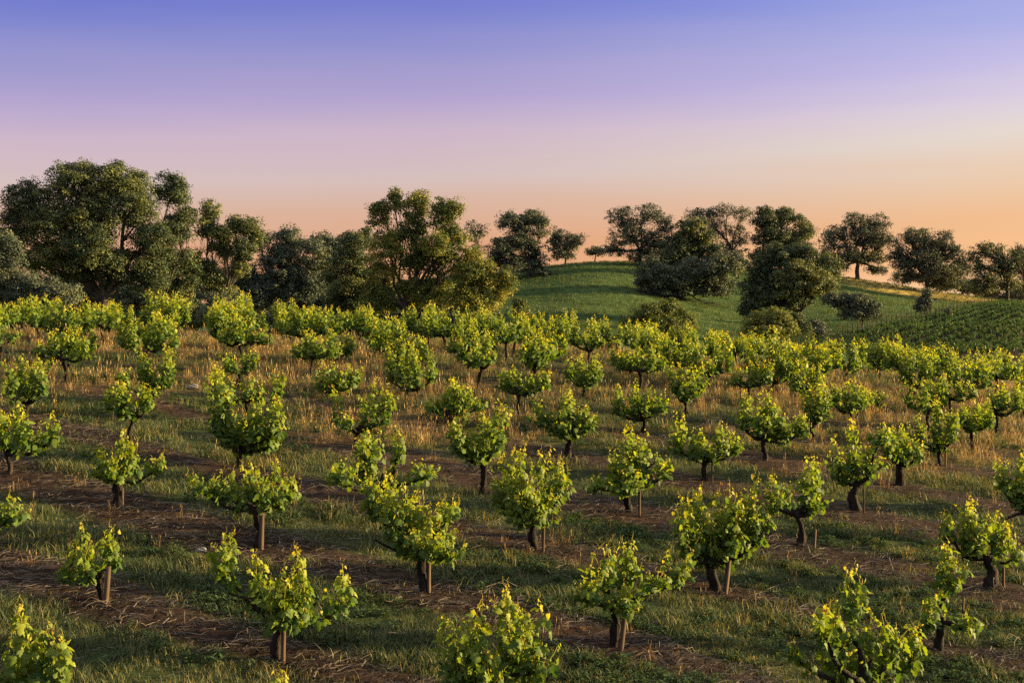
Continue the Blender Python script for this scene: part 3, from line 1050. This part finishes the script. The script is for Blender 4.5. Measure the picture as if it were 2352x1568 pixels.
for X, Y in fill:
    seed += 1
    rg = np.random.RandomState(seed)
    b_ = 0 if Y < 27 else (1 if Y < 33 else 2)
    sd = 'left' if X < 0 else 'right'
    n_ = bands.get((b_, sd), 0)
    bands[(b_, sd)] = n_ + 1
    lab = '%s half hidden vine %s in the %s %s half' % (ORD[min(n_, 19)], 'from the left', ['middle slope,', 'upper slope,', 'crest row,'][b_], sd)
    H = rg.uniform(1.0, 1.28)
    u_ = rg.uniform(.38, .46)
    W = rg.uniform(.4, .58)
    cs = [((q / 4 * 2 - 1) * W * .8 + rg.uniform(-.05, .05), u_ + rg.uniform(0, .06), u_ + (H - u_) * rg.uniform(.5, 1.08), W * rg.uniform(.18, .32), rg.uniform(-.25, .25)) for q in range(5)]
    make_vine((X + rg.randn() * .1, Y + rg.randn() * .1, float(terrain(X, Y))), cs, u_ + .03, seed, lab, G1, 1, 1.0, .034)

for px, py, ty, w, tilt, lab in [
    (641, 1524, 1412, .05, .02, 'pale square stake in front of the broad lower left vine'),
    (236, 1392, 1300, .045, .09, 'leaning stake under the low lower left vine'),
    (1412, 1497, 1420, .05, .13, 'pale leaning stake of the wide armed vine right of the bottom centre'),
    (1653, 1366, 1285, .05, .13, 'stake leaning on the thick trunk of the biggest round vine'),
    (975, 1366, 1270, .045, 0, 'orange lit stake beside the hook armed vine'),
    (593, 1264, 1180, .05, .03, 'stake beside the flat topped vine left of centre'),
    (1238, 1268, 1190, .035, .02, 'narrow stake beside the tall dense middle vine'),
    (1459, 1188, 1125, .035, .01, 'stake beside the pyramid shaped vine'),
    (1858, 1262, 1215, .03, .08, 'thin stake behind the trunk of the two spiked vine'),
    (1973, 1180, 1120, .03, 0, 'stake against the thick straight trunk of the airy vine'),
    (2290, 1350, 1300, .03, 0, 'stake right of the thick dark trunk near the right edge'),
    (2162, 1071, 1030, .03, 0, 'stake of the upright leafy vine at right'),
    (1962, 986, 920, .03, 0, 'stake against the tall trunk behind the airy vine'),
    (1877, 906, 850, .03, 0, 'slim stake rising from the slim vine at upper right'),
    (276, 1163, 1120, .04, 0, 'short stake against the black forked trunk'),
    (233, 790, 755, .03, 0, 'stake under the two trunked crest vine at left'),
    (1199, 958, 905, .025, 0, 'stake against the clean slim trunk at the upper middle'),
    (1627, 1106, 1060, .03, 0, 'stake behind the V shaped vine'),
    (2196, 1410, 1372, .02, .05, 'thin stake in the sparse leaning vine at lower right'),
    (1012, 1480, 1479, .02, 0, None),
]:
    if lab:
        stake(px, py, ty, w, lab, tilt)
for px, py, ty, tilt, lab in [
    (122, 878, 800, 0.01, 'thin dark metal post by itself below the left crest row'),
    (1698, 925, 858, .02, 'thin dark metal post by itself on the upper right slope'),
    (1036, 824, 776, 0, 'thin metal post in the orange grass left of the bare trunk vine'),
    (350, 830, 788, 0, 'thin metal post left of the heavy leaning crest trunk'),
    (47, 790, 750, 0, 'thin metal post in the grass near the left edge'),
    (16, 838, 798, -.45, 'leaning post against the upper vine cut by the left edge'),
]:
    stake(px, py, ty, .022, lab, tilt, M_METAL, cat='post', name='metal_post')

# a pale stone and a weathered log lying in the grass
for px, py, sx, lab, nm in ((462, 1268, .07, 'small pale stone on the soil left of the broad lower left vine', 'stone'),
                            (442, 893, .12, 'long pale stone lying in the grass on the upper left slope', 'stone')):
    X, Y, Z = on_ground(px, py)
    r_ = np.random.RandomState(int(px))
    import bmesh
    bm = bmesh.new()
    bmesh.ops.create_icosphere(bm, subdivisions=3, radius=1)
    for v in bm.verts:
        q = 1 + .18 * math.sin(v.co.x * 3 + 1) * math.cos(v.co.y * 4) + .1 * math.sin(v.co.z * 7 + v.co.x * 5)
        v.co = (v.co.x * q * sx, v.co.y * q * sx * .6, v.co.z * q * sx * .45)
    me = bpy.data.meshes.new(nm)
    bm.to_mesh(me)
    bm.free()
    me.materials.append(M_STONE)
    o = bpy.data.objects.new(nm, me)
    C.collection.objects.link(o)
    o.location = (X, Y, Z + sx * .3)
    tag(o, lab, 'stone')

# ------------------------------------------------------------------ vines beyond the crest and the far vineyard block
rngf = np.random.RandomState(5)


def small_vine(seed, h=1.2, w=.55, n=70, s=.2):
    r = np.random.RandomState(seed)
    tb = Tubes(5)
    tb.add(curve((0, 0, -.1), (0, 0, .5), 4, r, .04), [.07, .06, .05, .05])
    for k in range(3):
        a = r.uniform(0, 6.28)
        tb.add(curve((0, 0, .45), (.3 * math.cos(a), .3 * math.sin(a), .7), 4, r, .05), [.04, .03, .02, .015])
    P = r.randn(n, 3)
    P = unit(P) * (r.rand(n, 1) ** .4) * np.array([w, w, h * .33])
    bumpy = .8 + .35 * np.sin(np.arctan2(P[:, 1], P[:, 0]) * 3 + seed)
    P = P * bumpy[:, None] + (0, 0, h * .66)
    nn = unit(P - (0, 0, h * .5)) + r.randn(n, 3) * .4 + (0, 0, .35)
    tt = r.randn(n, 3) * .4 + (0, 0, -1)
    S = s * r.uniform(.7, 1.2, n)
    V, Fc = place_leaves(P, nn, tt, S, LEAF3, LEAF3_F)
    return tb.data(), (V, Fc, np.repeat(np.clip(-.1 + .9 * (P[:, 2] / h - .3) + .12 * r.randn(n), 0, 1), 4))  # paler with height: sunlit tops put into the leaf colour


def vine_proto(name, dat):
    (tv, tf), (V, Fc, A) = dat
    t_ = mesh_obj('trunk', tv, tf, M_BARK, link=False)
    f_ = mesh_obj('foliage', V, [Fc], M_FARVINE, attrs={'tone': A}, link=False)
    return t_, f_


def copy_vine(proto, loc, rz, s, label, group):
    r = empty('small_grapevine', loc, label, 'grapevine', group, rz)
    r.scale = (s, s, s)
    for o in proto:
        c_ = o.copy()
        C.collection.objects.link(c_)
        c_.parent = r
    return r


protos = [vine_proto('far', small_vine(k, 1.45, .5, 110, .2)) for k in range(6)]
cand = []
g0, g1 = on_ground(1990, 770, 150, 330), on_ground(2250, 704, 150, 330)
print('edge', g0, g1, flush=True)
ua = unit(np.array([g1[0] - g0[0], g1[1] - g0[1]]))
va = np.array([-ua[1], ua[0]])
for a in np.arange(-200, 320, 1.9):
    for b in np.arange(-320, 220, 3.0):
        p_ = np.array([g0[0], g0[1]]) + ua * a + va * b + rngf.randn(2) * .15
        X, Y = p_
        if not (150 < Y < 322):
            continue
        px = 1176 + X / Y * F
        Z = float(terrain(X, Y))
        py = 784 - (Z - CZ) / Y * F
        if px > 2385 or px < 1960 or py > 822:
            continue
        edge = np.interp(px, [1960, 1990, 2070, 2150, 2250, 2340, 2400], [776, 766, 746, 726, 702, 690, 688])
        if py < edge:
            continue
        cand.append((Y, X, Z))
cand.sort()
print('far vines', len(cand), flush=True)
SF = [], []
for k, (Y, X, Z) in enumerate(cand[:290]):
    copy_vine(protos[rngf.randint(6)], (X, Y, Z), rngf.uniform(0, 6.28), rngf.uniform(.85, 1.15),
              'tiny dark green vine in the distant vineyard block on the right slope', 'vines of the distant block')
VV, FF, AA, off = [], [], [], 0
dats = [small_vine(k + 20, 1.3, .62, 60, .3) for k in range(4)]
for (Y, X, Z) in cand[290:]:
    _, (V, Fc, A) = dats[rngf.randint(4)]
    VV.append(V * rngf.uniform(.85, 1.15) + (X, Y, Z))
    FF.append(Fc + off)
    AA.append(A)
    off += len(V)
if VV:
    o = mesh_obj('distant_vineyard', np.concatenate(VV), [np.concatenate(FF)], M_FARVINE, attrs={'tone': np.concatenate(AA)})
    tag(o, 'farthest dark green vines on the right slope merging into rows', 'vineyard', kind='stuff')
# shaded vines just over the crest
nb = 0
crestp = []
for k in range(4):
    rg = np.random.RandomState(900 + k)
    cs = [((q / 4 * 2 - 1) * .3 + rg.uniform(-.05, .05), .42, .42 + .62 * rg.uniform(.7, 1.0), .19, rg.uniform(-.25, .25)) for q in range(5)]
    (tv, tf), (lv, lf, la) = vine_mesh(cs, .42, rg, 1.0, 2, .05)
    crestp.append((mesh_obj('trunk', tv, tf, M_BARK, link=False), mesh_obj('foliage', lv, lf, M_VINE, attrs={'tone': la}, link=False)))
for i in range(-6, 34):
    for j in range(4, 34):
        p_ = GO + GI * i + GJ * j
        X, Y = p_
        if not (38 < Y < 62) or abs(X) > .42 * Y:
            continue
        if X < 3 or rngf.rand() < .2:
            continue
        Z = float(terrain(X, Y))
        py = 784 - (Z + 1.2 - CZ) / Y * F
        nb += 1
        copy_vine(crestp[rngf.randint(4)], (X, Y, Z), rngf.uniform(0, 6.28), rngf.uniform(.9, 1.1),
                  'green vine just over the crest on the right, only its top showing', 'vines just over the crest')
print('over crest', nb, flush=True)


# ------------------------------------------------------------------ trees
def tree(name, D, trunk, lobes, label, mat, cat='tree', group=None, seed=0, dens=1., leaf=3.2, trunk_w=9, puff=15,
         sparse=0., bare=0., fork=.45, tone=.45, sag=0.):
    """trunk: (px, py) of the foot; lobes: (px, py, half width, half height, [depth offset]) in picture units at distance D"""
    r = np.random.RandomState(seed)
    k = D / F
    bx, by = trunk
    X, Y = (bx - 1176) * k, D
    Zg = float(terrain(X, Y))
    root = empty(name, (X, Y, Zg), label, cat, group)
    g = lambda px, py: np.array([(px - bx) * k, 0, CZ + (784 - py) * k - Zg])
    foot = np.array([0, 0, -.3])
    lb = []
    for q in lobes:
        px, py, rx, rz = q[:4]
        c0 = g(px, py)
        c0[1] = (q[4] * k) if len(q) > 4 else r.uniform(-.5, .5) * rx * k
        lb.append((c0, np.array([rx * k * 1.12, rx * k * .9, rz * k * 1.22])))
    allz = [c0[2] + R[2] for c0, R in lb]
    lowz = min(c0[2] for c0, R in lb)
    fk = np.array([(g(bx, by)[0]), 0, max(lowz * .8, (max(allz)) * fork * .55)])
    tb = Tubes(7)
    tw = trunk_w * k / 2
    ttop = fk + (r.uniform(-.3, .3), 0, 0)
    n = 6
    tb.add(curve(foot, ttop, n, r, .03), tw * np.array([1.35, 1.05, .95, .9, .88, .85]), r, .06, 8)
    P, NN, S, A = [], [], [], []
    ls = leaf * k
    pr_ = puff * k
    for c0, R in lb:
        lage = r.uniform(-.26, .26)
        # main limb
        lim = curve(ttop - (0, 0, tw * .5), c0, 7, r, .07, sag=-.06)
        L0 = np.linalg.norm(c0 - ttop)
        w0 = tw * np.clip(.35 + .35 * (R[0] * 2 / (L0 + R[0])), .3, .65)
        tb.add(lim, np.linspace(w0, w0 * .4, 7), r, .05, 6)
        area = (R[0] * R[2] + R[0] * R[1] + R[1] * R[2]) / 3 * 4 * math.pi
        npf = max(3, int(area / (math.pi * pr_ ** 2) * 1.45 * (1 - sparse)))
        d_ = unit(r.randn(npf, 3))
        d_[:, 2] = np.where(d_[:, 2] < -.85, -d_[:, 2], d_[:, 2])
        rr = r.uniform(.1, 1.0, npf) ** .45
        pc = c0 + d_ * R * rr[:, None] * np.clip(1 - pr_ / R.max() * .5, .5, 1)
        if sag:
            pc[:, 2] -= sag * R[2] * r.rand(npf) * (np.abs(d_[:, 0]) > .5)
        for m_, c_ in enumerate(pc):
            if m_ % 2 == 0 or bare:
                sgt = lim[r.randint(3, 7)]
                tb.add(curve(sgt, c_, 4, r, .09), np.linspace(w0 * .3, w0 * .08, 4), None, 0, 4)
            nl = int(dens * 7.5 * (pr_ / ls) ** 2 * .95 * r.uniform(.6, 1.2) * (1 - .5 * bare))
            nl = max(nl, 10)
            q = unit(r.randn(nl, 3))
            q[:, 2] = np.where((q[:, 2] < 0) & (r.rand(nl) < .55), -q[:, 2], q[:, 2])
            rad_ = pr_ * r.uniform(.6, 1.35) * (.35 + .75 * r.rand(nl) ** .5)
            off_ = q * rad_[:, None] * (r.uniform(.7, 1.6), r.uniform(.7, 1.4), r.uniform(.55, 1.15))
            off_[:, 2] += off_[:, 0] * r.uniform(-.4, .4)
            P.append(c_ + off_)
            NN.append(q + r.randn(nl, 3) * .5 + (0, 0, .3))
            S.append(ls * r.uniform(.6, 1.35, nl))
            A.append(np.clip(tone + lage + .2 * r.randn() + .15 * r.randn(nl), 0, 1))
    P, NN, S, A = map(np.concatenate, (P, NN, S, A))
    kp = P[:, 2] > .2
    P, NN, S, A = P[kp], NN[kp], S[kp], A[kp]
    T = r.randn(len(P), 3)
    V, Fc = place_leaves(P, NN, T, S, LEAF3 * (1.1, 1, 1), LEAF3_F)
    tv, tf = tb.data()
    mesh_obj('trunk', tv, tf, M_OAKBARK, root, smooth=True)
    mesh_obj('crown', V, [Fc], mat, root, attrs={'tone': np.repeat(A, 4)})
    return len(P)


tot = 0
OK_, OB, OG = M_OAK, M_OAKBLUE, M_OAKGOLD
TREES = [
    # name, D, trunk, lobes, label, material, kwargs
    ('oak_tree', 130, (243, 752), [(170, 430, 75, 48), (265, 425, 70, 45), (70, 470, 55, 45), (40, 530, 45, 45), (140, 520, 75, 50), (230, 510, 70, 55),
                                  (320, 480, 55, 50), (350, 560, 50, 50), (110, 600, 70, 40), (190, 620, 60, 35), (290, 620, 60, 45), (350, 640, 50, 40), (230, 580, 60, 45, -60)],
     'largest spreading oak rising at the left behind the crest', OK_, dict(trunk_w=24, puff=17, seed=1, dens=1.0, sparse=.0)),
    ('oak_tree', 122, (0, 740), [(-40, 560, 60, 60), (20, 590, 40, 50), (10, 660, 60, 45), (80, 670, 60, 35), (-60, 650, 70, 60), (140, 680, 50, 25)],
     'dark low oak cut by the left edge under the largest oak', OB, dict(trunk_w=14, puff=18, seed=2, dens=1.1)),
    ('oak_tree', 135, (400, 745), [(392, 445, 45, 38), (425, 490, 22, 38), (405, 530, 38, 34), (380, 600, 40, 45), (425, 620, 36, 45), (400, 680, 45, 35)],
     'upright oak on the right shoulder of the largest oak', OK_, dict(trunk_w=12, puff=16, seed=3)),
    ('oak_tree', 140, (500, 750), [(482, 485, 24, 26), (475, 525, 30, 24), (540, 520, 30, 22), (575, 525, 28, 20), (590, 550, 18, 18), (510, 545, 30, 30), (510, 570, 36, 24), (560, 580, 28, 34), (555, 620, 20, 20), (480, 630, 40, 30), (500, 670, 40, 26), (450, 620, 30, 40)],
     'oak with bare tangled inner branches and golden lit leaves right of the largest oak', M_OAK, dict(trunk_w=11, puff=12, seed=4, dens=1.0, bare=.15, tone=.5)),
    ('oak_tree', 185, (650, 760), [(600, 560, 26, 26), (545, 650, 55, 46), (475, 655, 50, 40), (660, 565, 38, 38), (720, 600, 40, 40), (640, 620, 55, 50), (690, 660, 55, 45), (610, 680, 50, 40)],
     'dark bluish oak in shade between the left group and the central oak', OB, dict(trunk_w=10, puff=15, seed=5, dens=1.15)),
    ('oak_tree', 200, (745, 760), [(735, 555, 28, 20), (770, 590, 36, 36), (790, 560, 20, 15), (755, 640, 40, 50)],
     'small topped dark oak directly left of the central group', OB, dict(trunk_w=8, puff=13, seed=6)),
    ('oak_tree', 160, (820, 760), [(815, 580, 36, 42), (835, 545, 20, 20), (790, 640, 50, 50), (850, 650, 40, 60), (800, 700, 60, 30)],
     'bushy oak at the left foot of the tall central oak', OK_, dict(trunk_w=8, puff=15, seed=7, dens=1.1)),
    ('oak_tree', 150, (940, 768), [(872, 500, 28, 36), (905, 470, 24, 30), (955, 475, 32, 36), (945, 530, 40, 36), (1015, 500, 28, 40), (1040, 490, 24, 30), (1040, 555, 36, 36),
                                  (890, 570, 50, 36), (960, 600, 50, 40), (1030, 620, 45, 40), (1085, 590, 28, 26), (1000, 680, 50, 36), (870, 690, 50, 34), (880, 640, 40, 36), (950, 670, 40, 34), (1000, 570, 34, 30, -50)],
     'tall ragged central oak with golden lower right foliage', OG, dict(trunk_w=14, puff=14, seed=8, dens=.95, tone=.5, sparse=.08)),
    ('oak_tree', 148, (1080, 775), [(1080, 640, 36, 34), (1110, 615, 26, 20), (1125, 650, 34, 34), (1160, 645, 22, 28), (1100, 700, 50, 26), (1060, 690, 40, 30), (1150, 680, 20, 20)],
     'low golden oak leaning out right of the tall central oak', OG, dict(trunk_w=8, puff=13, seed=9, tone=.68)),
    ('bush', 120, (1195, 770), [(1190, 705, 20, 18), (1200, 730, 22, 18)], 'small golden bush below the low golden oak', OG, dict(trunk_w=3, puff=9, seed=10, cat='bush')),
    ('oak_tree', 270, (1097, 690), [(1085, 525, 22, 16), (1105, 530, 20, 18), (1095, 545, 26, 14), (1095, 580, 24, 14)],
     'thin see through oak top showing beside the tall central oak', OB, dict(trunk_w=4, puff=8, seed=11, sparse=.35, bare=1., dens=.6)),
    ('oak_tree', 292, (1213, 648), [(1170, 510, 30, 20), (1215, 505, 36, 20), (1245, 525, 18, 24), (1200, 555, 45, 36), (1150, 575, 36, 24), (1225, 595, 36, 30), (1240, 625, 28, 14), (1180, 610, 30, 22), (1140, 600, 24, 24)],
     'dense dark oak on the left brow of the green hill', OB, dict(trunk_w=8, puff=9, seed=12, dens=.85, leaf=2.6, bare=.15)),
    ('oak_tree', 318, (1298, 603), [(1288, 540, 24, 18), (1320, 555, 24, 16), (1270, 565, 22, 20), (1300, 570, 30, 16), (1295, 588, 30, 10)],
     'small open oak on the hill brow right of the dense dark one', OB, dict(trunk_w=5, puff=8, seed=13, sparse=.1, bare=.5, dens=.8, leaf=2.5)),
    ('oak_tree', 324, (1366, 595), [(1362, 576, 16, 10), (1378, 580, 12, 10)], 'tiny round tree on the hill brow', OB, dict(trunk_w=3, puff=7, seed=14, leaf=3., cat='tree')),
    ('oak_tree', 315, (1470, 600), [(1430, 500, 38, 26), (1490, 495, 38, 22), (1530, 520, 26, 24), (1450, 545, 50, 30), (1510, 560, 45, 30), (1410, 575, 34, 16), (1480, 590, 50, 20)],
     'broad oak with lacy top and drooping left limb on the hill', OB, dict(trunk_w=8, puff=9, seed=15, dens=.62, leaf=2.5, bare=.45, sparse=.22)),
    ('oak_tree', 300, (1590, 640), [(1590, 540, 44, 36), (1560, 580, 50, 36), (1620, 590, 40, 44), (1540, 610, 40, 30)],
     'rounded dark oak between the broad lacy oak and the skeletal one', OK_, dict(trunk_w=9, puff=12, seed=16, dens=1.15, leaf=3.2, tone=.25)),
    ('oak_tree', 272, (1530, 720), [(1500, 630, 45, 36), (1540, 660, 55, 40), (1600, 620, 50, 26), (1650, 610, 50, 20), (1640, 650, 50, 34), (1500, 680, 40, 24), (1570, 690, 36, 22), (1650, 700, 24, 24), (1690, 600, 30, 14)],
     'drooping brownish dark oak hanging over the meadow', OB, dict(trunk_w=9, puff=12, seed=17, dens=1.1, leaf=3.4, sag=.5)),
    ('oak_tree', 330, (1680, 612), [(1600, 495, 30, 14), (1630, 500, 28, 20), (1665, 485, 34, 16), (1705, 495, 24, 20), (1650, 530, 36, 22), (1700, 540, 28, 26), (1680, 575, 40, 18)],
     'skeletal open oak with its limbs showing against the sky', OB, dict(trunk_w=5, puff=9, seed=18, sparse=.3, bare=.8, dens=.7, leaf=2.5)),
    ('oak_tree', 318, (1795, 615), [(1755, 505, 32, 26), (1805, 500, 36, 20), (1845, 530, 26, 30), (1770, 550, 48, 30), (1825, 565, 45, 30), (1750, 590, 36, 20)],
     'full crowned oak on the skyline behind the big leaning front oak', OK_, dict(trunk_w=9, puff=10, seed=19, dens=.85, leaf=2.7, tone=.3, bare=.2)),
    ('oak_tree', 240, (1838, 745), [(1790, 590, 42, 26), (1850, 590, 45, 26), (1900, 620, 32, 30), (1760, 625, 45, 30), (1830, 640, 60, 34), (1740, 670, 42, 30), (1800, 690, 55, 26), (1880, 660, 40, 30), (1720, 710, 26, 20)],
     'big leaning oak in front of the hill with dark wide limbs', OK_, dict(trunk_w=12, puff=14, seed=20, dens=1.15, tone=.32)),
    ('oak_tree', 338, (1968, 648), [(1960, 515, 34, 22), (2010, 515, 32, 22), (1925, 540, 32, 22), (1985, 550, 50, 24), (2025, 555, 26, 24), (1900, 570, 24, 34), (1950, 590, 50, 20), (2010, 595, 34, 20), (1925, 615, 30, 14), (2010, 622, 30, 10), (1895, 600, 24, 24)],
     'umbrella shaped oak with clear straight trunk on the golden crest', OB, dict(trunk_w=10, puff=8.5, seed=21, dens=.62, leaf=2.5, bare=.45, sparse=.22, fork=.5)),
    ('oak_tree', 332, (2130, 668), [(2090, 550, 34, 22), (2120, 550, 32, 22), (2170, 560, 32, 26), (2075, 590, 30, 22), (2120, 600, 50, 26), (2190, 590, 28, 24), (2150, 630, 56, 20), (2090, 640, 40, 16), (2200, 632, 30, 20), (2170, 655, 44, 12), (2070, 615, 28, 20), (2058, 580, 24, 26), (2150, 580, 40, 26), (2218, 605, 18, 26)],
     'wide oak second from the umbrella shaped one on the right crest', OB, dict(trunk_w=12, puff=8.5, seed=22, dens=.62, leaf=2.5, bare=.45, sparse=.22)),
    ('oak_tree', 322, (2312, 690), [(2255, 580, 28, 20), (2285, 575, 26, 18), (2240, 610, 24, 22), (2300, 610, 36, 26), (2260, 640, 36, 30), (2320, 650, 34, 20), (2250, 665, 34, 18), (2330, 600, 30, 26)],
     'oak with one slanting limb near the right edge', OK_, dict(trunk_w=9, puff=8.5, seed=23, dens=.62, leaf=2.5, bare=.45, sparse=.22, tone=.4)),
    ('oak_tree', 345, (2365, 680), [(2350, 580, 28, 18), (2380, 600, 36, 30), (2340, 620, 30, 24), (2355, 660, 40, 22)],
     'oak cut off by the right edge', OB, dict(trunk_w=9, puff=8.5, seed=24, dens=.62, leaf=2.5, bare=.45, sparse=.22)),
    ('oak_tree', 228, (1985, 772), [(1940, 695, 30, 18), (1975, 700, 34, 24), (2000, 715, 20, 22), (1910, 690, 26, 14), (1960, 722, 34, 14)],
     'small wind bent oak with a bare stem in front of the fence', OB, dict(trunk_w=4, puff=9, seed=25, dens=1.1, leaf=3.2, fork=.9)),
    ('young_tree', 262, (2128, 736), [(2128, 678, 12, 14), (2122, 695, 18, 12), (2122, 708, 20, 10)],
     'small lone dark tree standing on the meadow by the fence', OB, dict(trunk_w=2.5, puff=7, seed=26, dens=1, leaf=3.0)),
    ('bush', 150, (1520, 778), [(1495, 725, 45, 24), (1540, 718, 40, 26), (1580, 740, 26, 18), (1450, 745, 26, 16), (1510, 750, 70, 20)],
     'rounded golden green bush below the drooping dark oak', M_BUSH, dict(trunk_w=4, puff=11, seed=27, cat='bush', tone=.3)),
    ('bush', 140, (1765, 785), [(1740, 740, 32, 20), (1785, 735, 34, 22), (1810, 755, 24, 16), (1760, 762, 56, 14)],
     'pale green dome shaped bush right of the golden one', M_BUSH, dict(trunk_w=4, puff=9, seed=28, cat='bush', tone=.65, dens=1.2)),
    ('bush', 170, (1836, 780), [(1830, 735, 24, 14), (1845, 755, 22, 16)], 'leafy shrub touching the right side of the pale dome bush', OK_, dict(trunk_w=3, puff=9, seed=29, cat='bush', tone=.4)),
    ('bush', 190, (1880, 780), [(1876, 752, 20, 16), (1885, 765, 22, 10)], 'dark round shrub left of the wind bent oak', OB, dict(trunk_w=3, puff=8, seed=30, cat='bush')),
    ('bush', 262, (2180, 722), [(2178, 716, 9, 6)], 'tiny dark shrub by the fence on the meadow', OB, dict(trunk_w=1, puff=5, seed=31, cat='bush', leaf=2.6)),
    ('bush', 390, (2072, 655), [(2060, 634, 9, 6), (2090, 636, 26, 8), (2130, 640, 30, 8)], 'dark distant bushes past the crest between two oaks', OB, dict(trunk_w=2, puff=7, seed=32, cat='bush', leaf=2.8)),
    ('bush', 380, (2220, 700), [(2180, 655, 40, 16), (2230, 662, 34, 18), (2275, 675, 34, 18), (2340, 680, 40, 18)], 'dark thicket under the oaks near the right edge', OB, dict(trunk_w=2, puff=8, seed=33, cat='bush', leaf=2.8)),
    ('bush', 115, (520, 760), [(500, 690, 30, 12), (550, 692, 30, 12), (525, 715, 60, 20)], 'dark flat topped bush under the oak with bare inner branches', OB, dict(trunk_w=3, puff=11, seed=34, cat='bush')),
    ('bush', 150, (240, 760), [(150, 700, 90, 34), (300, 700, 90, 34), (30, 700, 70, 34), (420, 700, 60, 34), (100, 735, 110, 22), (300, 735, 120, 22), (480, 735, 90, 22), (180, 670, 80, 26), (330, 670, 80, 30)], 'dark undergrowth beneath the largest oak', OB, dict(trunk_w=3, puff=15, seed=35, cat='undergrowth')),
    ('bush', 210, (700, 770), [(560, 690, 60, 40), (640, 690, 70, 40), (740, 690, 70, 40), (860, 690, 70, 40), (980, 695, 60, 36), (1080, 700, 50, 30), (600, 735, 90, 22), (760, 740, 90, 22), (920, 745, 90, 22), (1060, 745, 70, 22)], 'dark thicket between the left group and the central oak', OB, dict(trunk_w=3, puff=14, seed=36, cat='thicket')),
]
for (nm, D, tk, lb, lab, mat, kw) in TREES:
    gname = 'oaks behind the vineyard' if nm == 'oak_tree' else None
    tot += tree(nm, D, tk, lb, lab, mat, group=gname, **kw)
print('tree leaves', tot, flush=True)

# ------------------------------------------------------------------ fence along the meadow
fr = empty('wire_fence', (0, 0, 0), 'thin wire fence with many slim posts along the top of the distant vineyard', 'fence')
pts = []
for k, px in enumerate(np.concatenate([np.arange(1925, 2150, 11.2), np.arange(2150, 2290, 8)])):
    py = np.interp(px, [1920, 1975, 2020, 2070, 2130, 2180, 2230, 2290], [772, 764, 750, 742, 733, 722, 708, 692])
    X, Y, Z = on_ground(px, py, 190, 345)
    pts.append((X, Y, Z))
x0, y0, z0 = pts[0]
fr.location = (x0, y0, z0)
rr = np.random.RandomState(3)
for (X, Y, Z) in pts:
    tb = Tubes(5)
    tb.add(np.array([(0, 0, -.2), (rr.uniform(-.08, .08), 0, 1.9)]), [.075, .065])
    v, f = tb.data()
    mesh_obj('post', v, f, M_METAL, fr, loc=(X - x0, Y - y0, Z - z0))
tb = Tubes(4)
P_ = np.array(pts) - np.array(pts[0])
for h in (1.0, 1.5):
    tb.add(P_ + (0, 0, h), np.full(len(P_), .018))
v, f = tb.data()
mesh_obj('wire', v, f, M_METAL, fr)
